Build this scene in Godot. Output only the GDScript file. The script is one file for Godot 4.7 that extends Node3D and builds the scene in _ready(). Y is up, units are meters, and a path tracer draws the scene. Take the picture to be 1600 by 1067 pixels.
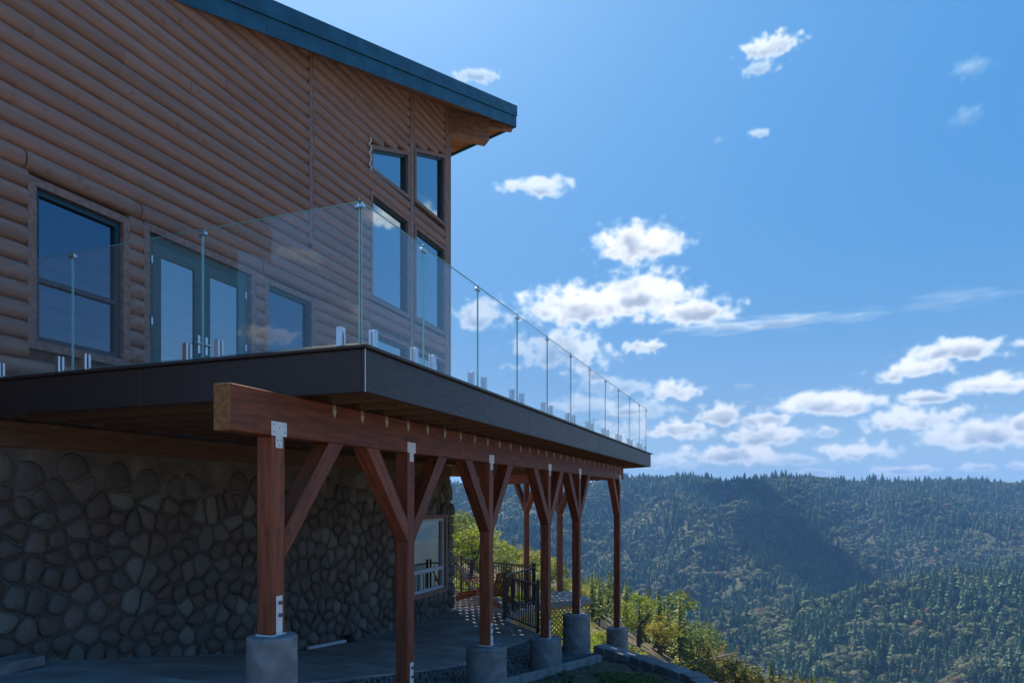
extends Node3D
# World axes: +X to the right of the deck edge, y up from eye height, -Z along the long deck edge (s = -z).
const CA := 0.93637
const SA := 0.35103
var rng := RandomNumberGenerator.new()
var used := {}
var mesh_cache := {}
var fine_noise := FastNoiseLite.new()
var hill_noise := FastNoiseLite.new()
var M := {}

func P(x: float, h: float, s: float) -> Vector3:
	return Vector3(x, h, -s)

# ---------------------------------------------------------------- naming and tagging
func numbered(called: String) -> String:
	if not used.has(called):
		used[called] = 0
		return called
	used[called] += 1
	return "%s_%03d" % [called, used[called]]

func tag(o: Node, label: String, category: String, group := "", kind := "") -> void:
	if label != "":
		o.set_meta("label", label)
	if category != "":
		o.set_meta("category", category)
	if group != "":
		o.set_meta("group", group)
	if kind != "":
		o.set_meta("kind", kind)

func thing(called: String, label: String, category: String, at := Vector3.ZERO, group := "") -> Node3D:
	var o := Node3D.new()
	o.name = numbered(called)
	add_child(o)
	o.position = at
	tag(o, label, category, group)
	return o

# a part placed in world space under its (unrotated) thing
func part(parent: Node3D, called: String, mesh: Mesh, m: Material, xf := Transform3D.IDENTITY) -> MeshInstance3D:
	var o := MeshInstance3D.new()
	o.name = called
	o.mesh = mesh
	o.material_override = m
	parent.add_child(o, true)
	var base := Transform3D.IDENTITY
	var p: Node3D = parent
	while p != self:
		base = p.transform * base
		p = p.get_parent()
	o.transform = base.affine_inverse() * xf
	return o

func top(called: String, mesh: Mesh, m: Material, label: String, category: String, xf := Transform3D.IDENTITY, group := "", kind := "") -> MeshInstance3D:
	var o := MeshInstance3D.new()
	o.name = numbered(called)
	o.mesh = mesh
	o.material_override = m
	add_child(o)
	o.transform = xf
	tag(o, label, category, group, kind)
	return o

# ---------------------------------------------------------------- mesh helpers
func begin(flat := true) -> SurfaceTool:
	var st := SurfaceTool.new()
	st.begin(Mesh.PRIMITIVE_TRIANGLES)
	st.set_smooth_group(-1 if flat else 0)
	return st

func tri(st: SurfaceTool, a: Vector3, b: Vector3, c: Vector3, outward: Vector3) -> void:
	if (a - c).cross(a - b).dot(outward) < 0.0:
		st.add_vertex(a); st.add_vertex(c); st.add_vertex(b)
	else:
		st.add_vertex(a); st.add_vertex(b); st.add_vertex(c)

func quad(st: SurfaceTool, a: Vector3, b: Vector3, c: Vector3, d: Vector3, outward: Vector3) -> void:
	tri(st, a, b, c, outward)
	tri(st, a, c, d, outward)

func done(st: SurfaceTool) -> ArrayMesh:
	st.generate_normals()
	return st.commit()

func add_cbox(st: SurfaceTool, size: Vector3, bevel: float, at := Transform3D.IDENTITY) -> void:
	var h := size * 0.5
	var b := minf(bevel, minf(h.x, minf(h.y, h.z)) * 0.45)
	var v := {}
	for sx in [-1, 1]:
		for sy in [-1, 1]:
			for sz in [-1, 1]:
				v[[0, sx, sy, sz]] = Vector3(sx * h.x, sy * (h.y - b), sz * (h.z - b))
				v[[1, sx, sy, sz]] = Vector3(sx * (h.x - b), sy * h.y, sz * (h.z - b))
				v[[2, sx, sy, sz]] = Vector3(sx * (h.x - b), sy * (h.y - b), sz * h.z)
	var q := func(a: Vector3, bb: Vector3, c: Vector3, d: Vector3, o: Vector3):
		quad(st, at * a, at * bb, at * c, at * d, at.basis * o)
	for s in [-1, 1]:
		q.call(v[[0, s, -1, -1]], v[[0, s, 1, -1]], v[[0, s, 1, 1]], v[[0, s, -1, 1]], Vector3(s, 0, 0))
		q.call(v[[1, -1, s, -1]], v[[1, 1, s, -1]], v[[1, 1, s, 1]], v[[1, -1, s, 1]], Vector3(0, s, 0))
		q.call(v[[2, -1, -1, s]], v[[2, 1, -1, s]], v[[2, 1, 1, s]], v[[2, -1, 1, s]], Vector3(0, 0, s))
		for r in [-1, 1]:
			q.call(v[[0, s, r, -1]], v[[0, s, r, 1]], v[[1, s, r, 1]], v[[1, s, r, -1]], Vector3(s, r, 0))
			q.call(v[[0, s, -1, r]], v[[0, s, 1, r]], v[[2, s, 1, r]], v[[2, s, -1, r]], Vector3(s, 0, r))
			q.call(v[[1, -1, s, r]], v[[1, 1, s, r]], v[[2, 1, s, r]], v[[2, -1, s, r]], Vector3(0, s, r))
			for w in [-1, 1]:
				tri(st, at * v[[0, s, r, w]], at * v[[1, s, r, w]], at * v[[2, s, r, w]], at.basis * Vector3(s, r, w))

func cbox(size: Vector3, bevel := 0.006) -> ArrayMesh:
	var key := "b%.3f_%.3f_%.3f_%.4f" % [size.x, size.y, size.z, bevel]
	if not mesh_cache.has(key):
		var st := begin()
		add_cbox(st, size, bevel)
		mesh_cache[key] = done(st)
	return mesh_cache[key]

# basis whose x runs along dir; y as near to up as can be
func along(dir: Vector3, up := Vector3.UP) -> Basis:
	var x := dir.normalized()
	var z := x.cross(up).normalized()
	return Basis(x, z.cross(x).normalized(), z)

# a bevelled bar from a to b: h across 'up', w across the side
func bar(parent: Node3D, called: String, a: Vector3, b: Vector3, h: float, w: float, m: Material, bevel := 0.006, up := Vector3.UP) -> MeshInstance3D:
	var xf := Transform3D(along(b - a, up), (a + b) * 0.5)
	return part(parent, called, cbox(Vector3(a.distance_to(b), h, w), bevel), m, xf)

# axis-aligned box by ranges X, h, s
func slab(parent: Node3D, called: String, x0: float, x1: float, h0: float, h1: float, s0: float, s1: float, m: Material, bevel := 0.006) -> MeshInstance3D:
	return bar(parent, called, P((x0 + x1) * 0.5, (h0 + h1) * 0.5, s0), P((x0 + x1) * 0.5, (h0 + h1) * 0.5, s1), h1 - h0, absf(x1 - x0), m, bevel)

# prism over a plan polygon of (X, s), with heights given by two callables
func prism(poly: PackedVector2Array, top_h: Callable, low_h: Callable) -> ArrayMesh:
	var st := begin()
	var idx := Geometry2D.triangulate_polygon(poly)
	for k in range(0, idx.size(), 3):
		var t := [poly[idx[k]], poly[idx[k + 1]], poly[idx[k + 2]]]
		tri(st, P(t[0].x, top_h.call(t[0]), t[0].y), P(t[1].x, top_h.call(t[1]), t[1].y), P(t[2].x, top_h.call(t[2]), t[2].y), Vector3.UP)
		tri(st, P(t[0].x, low_h.call(t[0]), t[0].y), P(t[1].x, low_h.call(t[1]), t[1].y), P(t[2].x, low_h.call(t[2]), t[2].y), Vector3.DOWN)
	var ccw := not Geometry2D.is_polygon_clockwise(poly)
	for k in poly.size():
		var a := poly[k]
		var b := poly[(k + 1) % poly.size()]
		var e := (b - a).normalized()
		var n := Vector2(e.y, -e.x) if ccw else Vector2(-e.y, e.x)
		quad(st, P(a.x, low_h.call(a), a.y), P(b.x, low_h.call(b), b.y), P(b.x, top_h.call(b), b.y), P(a.x, top_h.call(a), a.y), P(n.x, 0, n.y))
	return done(st)

# plate in the plane X = const: polygon of (s, h), from X x0 back to x1
func wall_plate(poly: PackedVector2Array, x0: float, x1: float) -> ArrayMesh:
	var st := begin()
	var idx := Geometry2D.triangulate_polygon(poly)
	for k in range(0, idx.size(), 3):
		for f in [[x0, 1.0], [x1, -1.0]]:
			tri(st, P(f[0], poly[idx[k]].y, poly[idx[k]].x), P(f[0], poly[idx[k + 1]].y, poly[idx[k + 1]].x), P(f[0], poly[idx[k + 2]].y, poly[idx[k + 2]].x), Vector3(f[1] * (x0 - x1), 0, 0))
	var mid := Vector2.ZERO
	for v in poly:
		mid += v / poly.size()
	for k in poly.size():
		var a := poly[k]
		var b := poly[(k + 1) % poly.size()]
		var o := (a + b) * 0.5 - mid
		quad(st, P(x0, a.y, a.x), P(x0, b.y, b.x), P(x1, b.y, b.x), P(x1, a.y, a.x), P(0, o.y, o.x))
	return done(st)

# surface of revolution about y: points (radius, height)
func lathe(points: Array, n := 32) -> ArrayMesh:
	var st := begin(false)
	for k in points.size() - 1:
		st.set_smooth_group(k)
		for i in n:
			var a := TAU * i / n
			var b := TAU * (i + 1) / n
			var p: Vector2 = points[k]
			var q: Vector2 = points[k + 1]
			var va := Vector3(cos(a) * p.x, p.y, sin(a) * p.x)
			var vb := Vector3(cos(b) * p.x, p.y, sin(b) * p.x)
			var vc := Vector3(cos(b) * q.x, q.y, sin(b) * q.x)
			var vd := Vector3(cos(a) * q.x, q.y, sin(a) * q.x)
			var out := Vector3(cos(a + PI / n) * (p.y - q.y), p.x - q.x, sin(a + PI / n) * (p.y - q.y)) * -1.0
			if absf(p.y - q.y) > 0.001:
				out = Vector3(cos(a), 0, sin(a))
			else:
				out = Vector3(0, 1 if p.x > q.x else -1, 0)
			if p.x > 0.0001:
				tri(st, va, vb, vc, out)
			if q.x > 0.0001:
				tri(st, va, vc, vd, out)
	return done(st)

func add_tube(st: SurfaceTool, pts: Array, radii: Array, n := 6) -> void:
	var rings := []
	for k in pts.size():
		var d: Vector3 = (pts[mini(k + 1, pts.size() - 1)] - pts[maxi(k - 1, 0)]).normalized()
		var u := d.cross(Vector3(0.31, 0.17, 0.93)).normalized()
		var w := d.cross(u)
		var ring := []
		for i in n:
			var a := TAU * i / n
			ring.append(pts[k] + (u * cos(a) + w * sin(a)) * radii[k])
		rings.append(ring)
	for k in pts.size() - 1:
		for i in n:
			var j := (i + 1) % n
			var o: Vector3 = rings[k][i] + rings[k][j] - pts[k] * 2.0
			quad(st, rings[k][i], rings[k][j], rings[k + 1][j], rings[k + 1][i], o)

# ---------------------------------------------------------------- materials
func noise_image(freq: float, octaves: int, contrast: float, brightness: float, noise_seed: int, size := 256, kind := FastNoiseLite.TYPE_SIMPLEX_SMOOTH) -> Image:
	var n := FastNoiseLite.new()
	n.seed = noise_seed
	n.noise_type = kind
	n.frequency = freq
	n.fractal_octaves = octaves
	var im := n.get_seamless_image(size, size)
	im.convert(Image.FORMAT_RGB8)
	im.adjust_bcs(brightness, contrast, 1.0)
	return im

# grain as a gentle tint: from white down to 1 - depth
func tex(im: Image, depth: float) -> ImageTexture:
	var data := im.get_data()
	for k in data.size():
		data[k] = int(255.0 * (1.0 - depth * (1.0 - clampf((data[k] / 255.0 - 0.2) / 0.6, 0.0, 1.0))))
	return ImageTexture.create_from_image(Image.create_from_data(im.get_width(), im.get_height(), false, im.get_format(), data))

# the same grain with knots: seen on a face where u runs along the piece
func knotty(im: Image, depth: float, knots: int, sd: int, strength: float) -> ImageTexture:
	var r := RandomNumberGenerator.new()
	r.seed = sd
	var out := tex(im, depth).get_image()
	var n := out.get_width()
	for k in knots:
		var c := Vector2(r.randf() * n, r.randf() * n)
		var rx := r.randf_range(1.2, 2.6)
		var ry := r.randf_range(8.0, 20.0)
		if r.randf() < 0.4:
			# a drying check along the grain
			rx = r.randf_range(8.0, 26.0)
			ry = r.randf_range(0.8, 1.6)
		var dark := r.randf_range(0.35, 0.8) * strength
		for j in range(int(-ry * 1.5), int(ry * 1.5) + 1):
			for i in range(int(-rx * 1.5) - 1, int(rx * 1.5) + 2):
				var d := sqrt(pow(i / rx, 2.0) + pow(j / ry, 2.0))
				var f := dark * smoothstep(1.4, 0.7, d)
				if f > 0.0:
					var x := posmod(int(c.x) + i, n)
					var y := posmod(int(c.y) + j, n)
					out.set_pixel(x, y, out.get_pixel(x, y).lerp(Color(0.28, 0.22, 0.2), f))
	return ImageTexture.create_from_image(out)

func bump(im: Image, strength: float) -> ImageTexture:
	var c: Image = im.duplicate()
	c.bump_map_to_normal_map(strength)
	return ImageTexture.create_from_image(c)

func lin(r: float, g: float, b: float) -> Color:
	return Color(r, g, b).linear_to_srgb()

func mat(col: Color, rough: float, color_tex: Texture2D = null, scale := Vector3.ONE, normal_tex: Texture2D = null, normal_scale := 1.0, world := false) -> StandardMaterial3D:
	var m := StandardMaterial3D.new()
	m.albedo_color = col
	m.roughness = rough
	if color_tex or normal_tex:
		m.uv1_triplanar = true
		m.uv1_world_triplanar = world
		m.uv1_scale = scale
	if color_tex:
		m.albedo_texture = color_tex
	if normal_tex:
		m.normal_enabled = true
		m.normal_texture = normal_tex
		m.normal_scale = normal_scale
	return m

func variants(col: Color, n: int, spread: float, rough: float, ct: Texture2D, scale: Vector3, nt: Texture2D, ns: float) -> Array:
	var out := []
	for k in n:
		var f := 1.0 + spread * (2.0 * k / maxf(1.0, n - 1.0) - 1.0)
		var g := 1.0 + spread * 0.4 * sin(k * 2.3)
		var m := mat(Color(col.r * f, col.g * f * g, col.b * f * g), rough, ct, scale, nt, ns)
		m.uv1_offset = Vector3(k * 0.37, k * 0.21, k * 0.53)
		out.append(m)
	return out

func pick(a: Array) -> Material:
	return a[rng.randi() % a.size()]

func make_materials() -> void:
	var grain_i := noise_image(0.02, 5, 1.0, 1.0, 11)
	var speck_i := noise_image(0.06, 5, 1.0, 1.0, 12)
	var blotch_i := noise_image(0.012, 5, 1.0, 1.0, 13)
	var grain := tex(grain_i, 0.20)
	var speck := tex(speck_i, 0.28)
	var blotch := tex(blotch_i, 0.22)
	var grain_n := bump(grain_i, 3.0)
	var speck_n := bump(speck_i, 3.0)
	var log_tex := knotty(grain_i, 0.10, 14, 3, 0.35)
	var timber_tex := knotty(grain_i, 0.24, 10, 4, 0.5)
	M.log = variants(lin(0.345, 0.195, 0.138), 6, 0.04, 0.62, log_tex, Vector3(0.22, 2.2, 2.2), grain_n, 0.35)
	M.trim = mat(lin(0.33, 0.195, 0.148), 0.6, grain, Vector3(0.6, 2.0, 2.0), grain_n, 0.25)
	M.timber = variants(lin(0.255, 0.063, 0.023), 5, 0.08, 0.55, timber_tex, Vector3(0.30, 3.0, 3.0), grain_n, 0.5)
	M.joist = mat(lin(0.19, 0.10, 0.062), 0.75, grain, Vector3(0.4, 4, 4), grain_n, 0.3)
	M.end_grain = mat(lin(0.36, 0.15, 0.045), 0.75, blotch, Vector3(5, 5, 5), speck_n, 0.2)
	M.fascia = variants(lin(0.045, 0.030, 0.028), 3, 0.06, 0.45, grain, Vector3(0.35, 7.0, 7.0), grain_n, 0.4)
	M.deck_board = variants(lin(0.12, 0.08, 0.06), 3, 0.08, 0.6, grain, Vector3(0.4, 6, 6), grain_n, 0.4)
	M.roof_metal = mat(lin(0.014, 0.105, 0.175), 0.42, blotch, Vector3(0.6, 0.6, 0.6))
	M.roof_top = mat(lin(0.05, 0.09, 0.11), 0.5)
	M.soffit = variants(lin(0.42, 0.19, 0.065), 4, 0.10, 0.55, grain, Vector3(0.35, 5, 5), grain_n, 0.25)
	M.concrete = mat(lin(0.30, 0.30, 0.30), 0.9, blotch, Vector3(0.9, 0.9, 0.9), speck_n, 0.35)
	M.pier = mat(lin(0.30, 0.305, 0.31), 0.88, blotch, Vector3(1.4, 1.4, 1.4), speck_n, 0.45)
	M.slab = variants(lin(0.35, 0.345, 0.335), 3, 0.05, 0.8, blotch, Vector3(0.35, 0.35, 0.35), speck_n, 0.25)
	M.block = variants(lin(0.30, 0.30, 0.31), 3, 0.12, 0.92, speck, Vector3(2, 2, 2), speck_n, 0.7)
	M.stone = variants(lin(0.195, 0.168, 0.145), 7, 0.14, 0.68, speck, Vector3(2.5, 2.5, 2.5), speck_n, 0.5)
	M.mortar = mat(lin(0.145, 0.13, 0.112), 0.95, speck, Vector3(2, 2, 2), speck_n, 0.8)
	M.plaster = mat(lin(0.21, 0.18, 0.155), 0.9, blotch, Vector3(0.8, 0.8, 0.8), speck_n, 0.4)
	M.galv = mat(lin(0.78, 0.80, 0.82), 0.42)
	M.galv.metallic = 0.1
	M.tie = mat(lin(0.36, 0.37, 0.37), 0.45)
	M.tie.metallic = 0.2
	M.bolt = mat(lin(0.12, 0.13, 0.14), 0.4)
	M.bolt.metallic = 0.6
	M.steel = mat(lin(0.62, 0.63, 0.66), 0.22)
	M.steel.metallic = 1.0
	M.black = mat(lin(0.012, 0.013, 0.016), 0.4)
	M.frame = mat(lin(0.008, 0.050, 0.072), 0.4)
	M.door = mat(lin(0.010, 0.105, 0.115), 0.4)
	M.white_frame = mat(lin(0.55, 0.60, 0.66), 0.4)
	M.cedar = variants(lin(0.34, 0.13, 0.055), 3, 0.12, 0.55, grain, Vector3(0.6, 5, 5), grain_n, 0.3)
	M.lattice = mat(lin(0.66, 0.36, 0.11), 0.7, grain, Vector3(1, 5, 5))
	# coated double glazing: a dark, slightly bluish mirror
	M.pane = mat(lin(0.36, 0.43, 0.46), 0.02)
	M.pane.metallic = 1.0
	M.screen = mat(lin(0.12, 0.17, 0.22), 0.08)
	M.screen.metallic = 1.0
	var g := StandardMaterial3D.new()
	g.transparency = BaseMaterial3D.TRANSPARENCY_ALPHA
	g.albedo_color = Color(0.80, 0.88, 0.92, 0.022)
	g.roughness = 0.0
	M.glass = g
	M.glass_edge = mat(lin(0.20, 0.50, 0.52), 0.06)
	M.plastic = mat(lin(0.62, 0.63, 0.65), 0.5)
	M.gravel = variants(lin(0.13, 0.13, 0.135), 4, 0.3, 0.9, null, Vector3.ONE, null, 0)
	M.gravel_bed = mat(lin(0.075, 0.072, 0.070), 0.95, speck, Vector3(4, 4, 4), speck_n, 1.0)
	var leaf := func(col: Color, back: Color) -> StandardMaterial3D:
		var m := mat(col, 0.7)
		m.vertex_color_use_as_albedo = true
		m.backlight_enabled = true
		m.backlight = back
		return m
	M.leaf = leaf.call(Color.WHITE, Color(0.75, 0.8, 0.45))
	M.needle = leaf.call(Color.WHITE, Color(0.45, 0.5, 0.35))
	M.far_tree = mat(Color.WHITE, 0.85)
	M.far_tree.vertex_color_use_as_albedo = true
	M.far_tree.backlight_enabled = true
	M.far_tree.backlight = Color(0.8, 0.9, 0.6)
	M.bark = mat(lin(0.09, 0.065, 0.048), 0.95, speck, Vector3(2, 0.5, 2), speck_n, 0.8)
	M.pale_bark = mat(lin(0.42, 0.37, 0.30), 0.85, speck, Vector3(4, 4, 4))
	M.ground = mat(Color.WHITE, 0.97, speck, Vector3(0.4, 0.4, 0.4), speck_n, 0.6, true)
	M.ground.vertex_color_use_as_albedo = true
	M.soil = mat(lin(0.085, 0.068, 0.048), 0.97, blotch, Vector3(1.6, 1.6, 1.6), speck_n, 1.0)

# ---------------------------------------------------------------- terrain
func table(x: float, pts: Array) -> float:
	if x <= pts[0][0]:
		return pts[0][1]
	for k in pts.size() - 1:
		if x <= pts[k + 1][0]:
			return lerpf(pts[k][1], pts[k + 1][1], (x - pts[k][0]) / (pts[k + 1][0] - pts[k][0]))
	return pts[-1][1]

const PATIO := [[0.0, -1.35], [4.8, -1.66], [8.0, -2.25], [9.1, -2.43], [12.0, -2.64], [14.5, -2.66], [30.0, -2.75]]
const YARD := [[-6.0, -1.55], [0.0, -1.75], [4.0, -2.15], [7.0, -2.55], [10.0, -2.80], [12.5, -2.96], [16.0, -3.2]]

func patio_h(s: float) -> float:
	return table(s, PATIO)

# how far a place lies beyond the edge of the levelled ground
func beyond(x: float, s: float) -> float:
	return (x + 2.9) * 0.7071 + (s - 12.7) * 0.7071

const HILL_K := [[-0.9, 0.02], [-0.4, 0.045], [-0.094, 0.068], [0.05, 0.105], [0.14, 0.165], [0.235, 0.225], [0.33, 0.285], [0.47, 0.34], [0.75, 0.42], [1.4, 0.45]]
const SPUR := [[-0.3, -260.0], [0.1, -215.0], [0.188, -190.0], [0.30, -171.0], [0.42, -150.0], [0.545, -130.0], [0.75, -104.0], [1.2, -80.0]]
const RIDGE := [[-0.6, 20.0], [-0.1, 34.0], [0.02, 37.0], [0.11, 36.0], [0.17, 50.0], [0.225, 56.0], [0.28, 52.0], [0.31, 38.0], [0.355, 47.0], [0.40, 56.0], [0.47, 50.0], [0.515, 38.0], [0.60, 38.0], [0.64, 45.0], [0.71, 36.0], [0.78, 36.0], [1.1, 42.0]]

func soft_max(a: float, b: float, k: float) -> float:
	var d := absf(a - b)
	return maxf(a, b) + (k - d) * (k - d) / (4.0 * k) if d < k else maxf(a, b)

func terrain(x: float, s: float) -> float:
	var r := sqrt(x * x + s * s)
	var t := s * CA - x * SA
	var u := x * CA + s * SA
	# levelled yard and the bank outside it
	var q := beyond(x, s)
	var h: float = table(s, YARD)
	if x < -3.9:
		h = lerpf(h, minf(h, patio_h(s) - 0.17), smoothstep(-3.9, -4.15, x))
	if s > 12.2 or q > 0.0:
		h -= maxf(q + 0.25, 0.0) * 0.5
	if r < 14.0 and q < 0.0:
		return h
	h += fine_noise.get_noise_2d(x * 0.5, s * 0.5) * 0.25 * smoothstep(0.3, 4.0, q)
	if t < 5.0 and r > 14.0:
		# behind and beside the camera
		var back := -1.7 + (r - 14.0) * 0.06 + fine_noise.get_noise_2d(x * 0.1, s * 0.1) * 2.0
		return lerpf(h, back, smoothstep(14.0, 40.0, r))
	if t < 5.0:
		return h
	var w := u / t
	var near := -3.2 - table(w, HILL_K) * t + hill_noise.get_noise_2d(x * 0.9, s * 0.9) * minf(t * 0.05, 9.0)
	if t > 250.0:
		near -= (t - 250.0) * 0.45
	h = lerpf(h, near, smoothstep(13.0, 42.0, r))
	if t < 200.0:
		return h
	var n1 := hill_noise.get_noise_2d(x * 0.22, s * 0.22)
	var n2 := hill_noise.get_noise_2d(x * 0.7 + 900.0, s * 0.7)
	var crest: float = table(w, SPUR) + n1 * 14.0
	var spur := crest - (absf(t - 950.0) * 0.36 if t < 950.0 else (t - 950.0) * 0.55) + n2 * 12.0
	spur = minf(spur, crest + 4.0)
	var top_h: float = table(w, RIDGE)
	var k := clampf((2080.0 - t) / 960.0, -1.0, 1.3)
	var slope := top_h - 268.0 * (pow(k, 1.12) if k > 0.0 else -k * 0.35)
	# side ridges and ravines running down the far slope
	var amp := smoothstep(0.06, 0.34, k)
	var bend := u + n1 * 160.0 + (2080.0 - t) * 0.12
	slope += amp * (30.0 * sin(bend / 82.0 + 0.6) + 14.0 * sin(bend / 34.0 + t * 0.004)) + n2 * 24.0 * amp
	# large side ridge added for its dark flank, where a cloud shadow falls
	var axis := 0.315 + 0.10 * k
	var d := (w - axis) * t
	var rise := smoothstep(0.14, 0.42, k) * smoothstep(0.98, 0.60, k)
	slope += rise * 46.0 * (exp(-d * d / 26000.0) if d < 0.0 else exp(-d * d / 5200.0))
	slope -= rise * 34.0 * exp(-pow(d - 190.0, 2.0) / 12000.0)
	var far := soft_max(spur, slope, 40.0)
	return soft_max(h, far, 20.0)

func make_ground() -> void:
	var na := 420
	var radii := [0.0]
	var r := 1.0
	while r < 7000.0:
		radii.append(r)
		r *= 1.038 if r > 12.0 else 1.06
	var st := SurfaceTool.new()
	st.begin(Mesh.PRIMITIVE_TRIANGLES)
	st.set_smooth_group(0)
	# more spokes in front than behind
	var ang := []
	for i in na:
		var f := float(i) / na
		var a := (f - 0.5) * TAU
		ang.append(a - 0.78 * sin(a) + 0.12)
	for k in radii.size():
		for i in na:
			var x: float = sin(ang[i]) * radii[k]
			var s: float = cos(ang[i]) * radii[k]
			var h := terrain(x, s)
			if radii[k] > 4500.0:
				h = minf(h, -60.0)
			var n := fine_noise.get_noise_2d(x * 0.35, s * 0.35)
			var dry := Color(0.12, 0.095, 0.05)
			var wood := Color(0.05, 0.06, 0.028).lerp(Color(0.115, 0.115, 0.055), smoothstep(0.2, 0.45, hill_noise.get_noise_2d(x * 0.9 + 4000.0, s * 0.9)))
			var pale := Color(0.30, 0.255, 0.20)  # unseen yard made pale on purpose, to bounce sunlight onto wall and deck
			if radii[k] < 60.0:
				dry = dry.lerp(pale, smoothstep(9.0, 6.0, s) * smoothstep(60.0, 40.0, radii[k]))
			var c := dry.lerp(wood, clampf(smoothstep(40.0, 300.0, radii[k]) + n * 0.5, 0.0, 1.0))
			st.set_color(c)
			st.add_vertex(P(x, h, s))
	for k in radii.size() - 1:
		for i in na:
			var j := (i + 1) % na
			var a := k * na + i
			var b := k * na + j
			st.add_index(a); st.add_index(a + na); st.add_index(b)
			st.add_index(b); st.add_index(a + na); st.add_index(b + na)
	st.generate_normals()
	var g := top("ground", st.commit(), M.ground, "", "")
	tag(g, "wooded hills and the levelled ground round the house", "ground", "", "structure")

# ---------------------------------------------------------------- sky
const CLOUDS := [[-18.4, 24.47, 3.11, 0.75, 0.76, 0.8], [-9.93, 20.13, 4.14, 1.84, 1.69, 1.1], [-14.13, 15.51, 6.6, 2.0, 1.5, 1.1], [-9.42, 16.2, 4.4, 2.2, 1.6, 1.2], [-5.34, 14.6, 3.9, 1.25, 1.1, 1.0], [0.2, 13.5, 8.2, 0.55, 0.65, 0.57], [-23.23, 15.09, 2.57, 1.39, 1.41, 0.8], [-16.26, 12.13, 4.9, 1.73, 1.54, 0.75], [-9.67, 12.31, 1.76, 0.65, 0.66, 0.9], [-7.26, 8.71, 2.29, 0.87, 0.92, 0.9], [0.0, 31.67, 2.35, 0.87, 0.66, 0.85], [-0.71, 30.57, 1.62, 0.45, 0.45, 0.55], [13.46, 27.6, 1.33, 0.69, 0.63, 0.4], [13.09, 24.94, 1.12, 0.66, 0.74, 0.35], [-0.61, 26.67, 0.81, 0.32, 0.32, 0.6], [-3.66, 26.67, 0.49, 0.33, 0.33, 0.35], [-23.5, 31.71, 2.14, 0.46, 0.47, 0.6], [12.34, 10.26, 3.33, 0.91, 0.88, 0.95], [9.81, 9.19, 2.88, 0.86, 0.81, 0.95], [14.73, 7.67, 2.86, 0.94, 0.69, 1.0], [10.6, 7.13, 2.05, 0.54, 0.45, 0.9], [4.12, 7.09, 4.08, 1.29, 0.96, 1.0], [-3.36, 6.64, 1.86, 1.01, 0.91, 0.9], [-0.47, 6.08, 2.13, 0.7, 0.7, 0.8], [-6.86, 5.51, 2.43, 0.93, 0.88, 0.95], [0.24, 4.91, 3.85, 1.0, 0.9, 0.9], [10.01, 5.67, 3.58, 1.14, 1.01, 0.9], [14.01, 4.24, 3.46, 1.32, 1.1, 1.1], [4.12, 4.96, 0.98, 0.53, 0.53, 0.6], [-2.88, 3.37, 4.14, 1.02, 0.82, 0.95], [6.29, 3.49, 2.65, 0.86, 0.72, 0.95], [1.4, 2.89, 3.23, 0.5, 0.45, 0.6], [9.21, 2.0, 2.1, 0.42, 0.37, 0.85], [13.46, 2.09, 1.33, 0.4, 0.36, 0.85], [15.9, 2.16, 0.63, 0.39, 0.35, 0.8], [-12.02, 8.95, 3.15, 1.14, 0.83, 0.5], [-9.93, 7.24, 3.11, 0.93, 0.73, 0.5], [-7.87, 2.93, 3.06, 0.73, 0.63, 0.6], [12.72, 13.65, 4.13, 0.84, 0.68, 0.22], [-2.0, 8.79, 0.87, 0.3, 0.3, 0.4], [3.22, 1.96, 1.8, 0.29, 0.29, 0.6], [16.99, 5.01, 1.69, 0.93, 0.76, 0.9]]
const SUN_DIR := Vector3(-0.657, 1.27, -0.822)

func clear_sky(az: float, el: float) -> Color:
	var y := maxf(sin(el), 0.0)
	var d := Vector3(sin(az) * cos(el), sin(el), -cos(az) * cos(el))
	var c := Color(0.030, 0.160, 0.385).lerp(Color(0.33, 0.43, 0.49), exp(-y * 8.0))
	c = c.lerp(Color(0.020, 0.110, 0.30), smoothstep(0.5, 1.0, y))
	var near := maxf(d.dot(SUN_DIR.normalized()), 0.0)
	c = c + Color(0.62, 0.72, 0.72) * (0.19 * pow(near, 5.0) + 0.26 * pow(near, 26.0))
	return Color(minf(c.r, 1.0), minf(c.g, 1.0), minf(c.b, 1.0)).linear_to_srgb()

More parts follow.
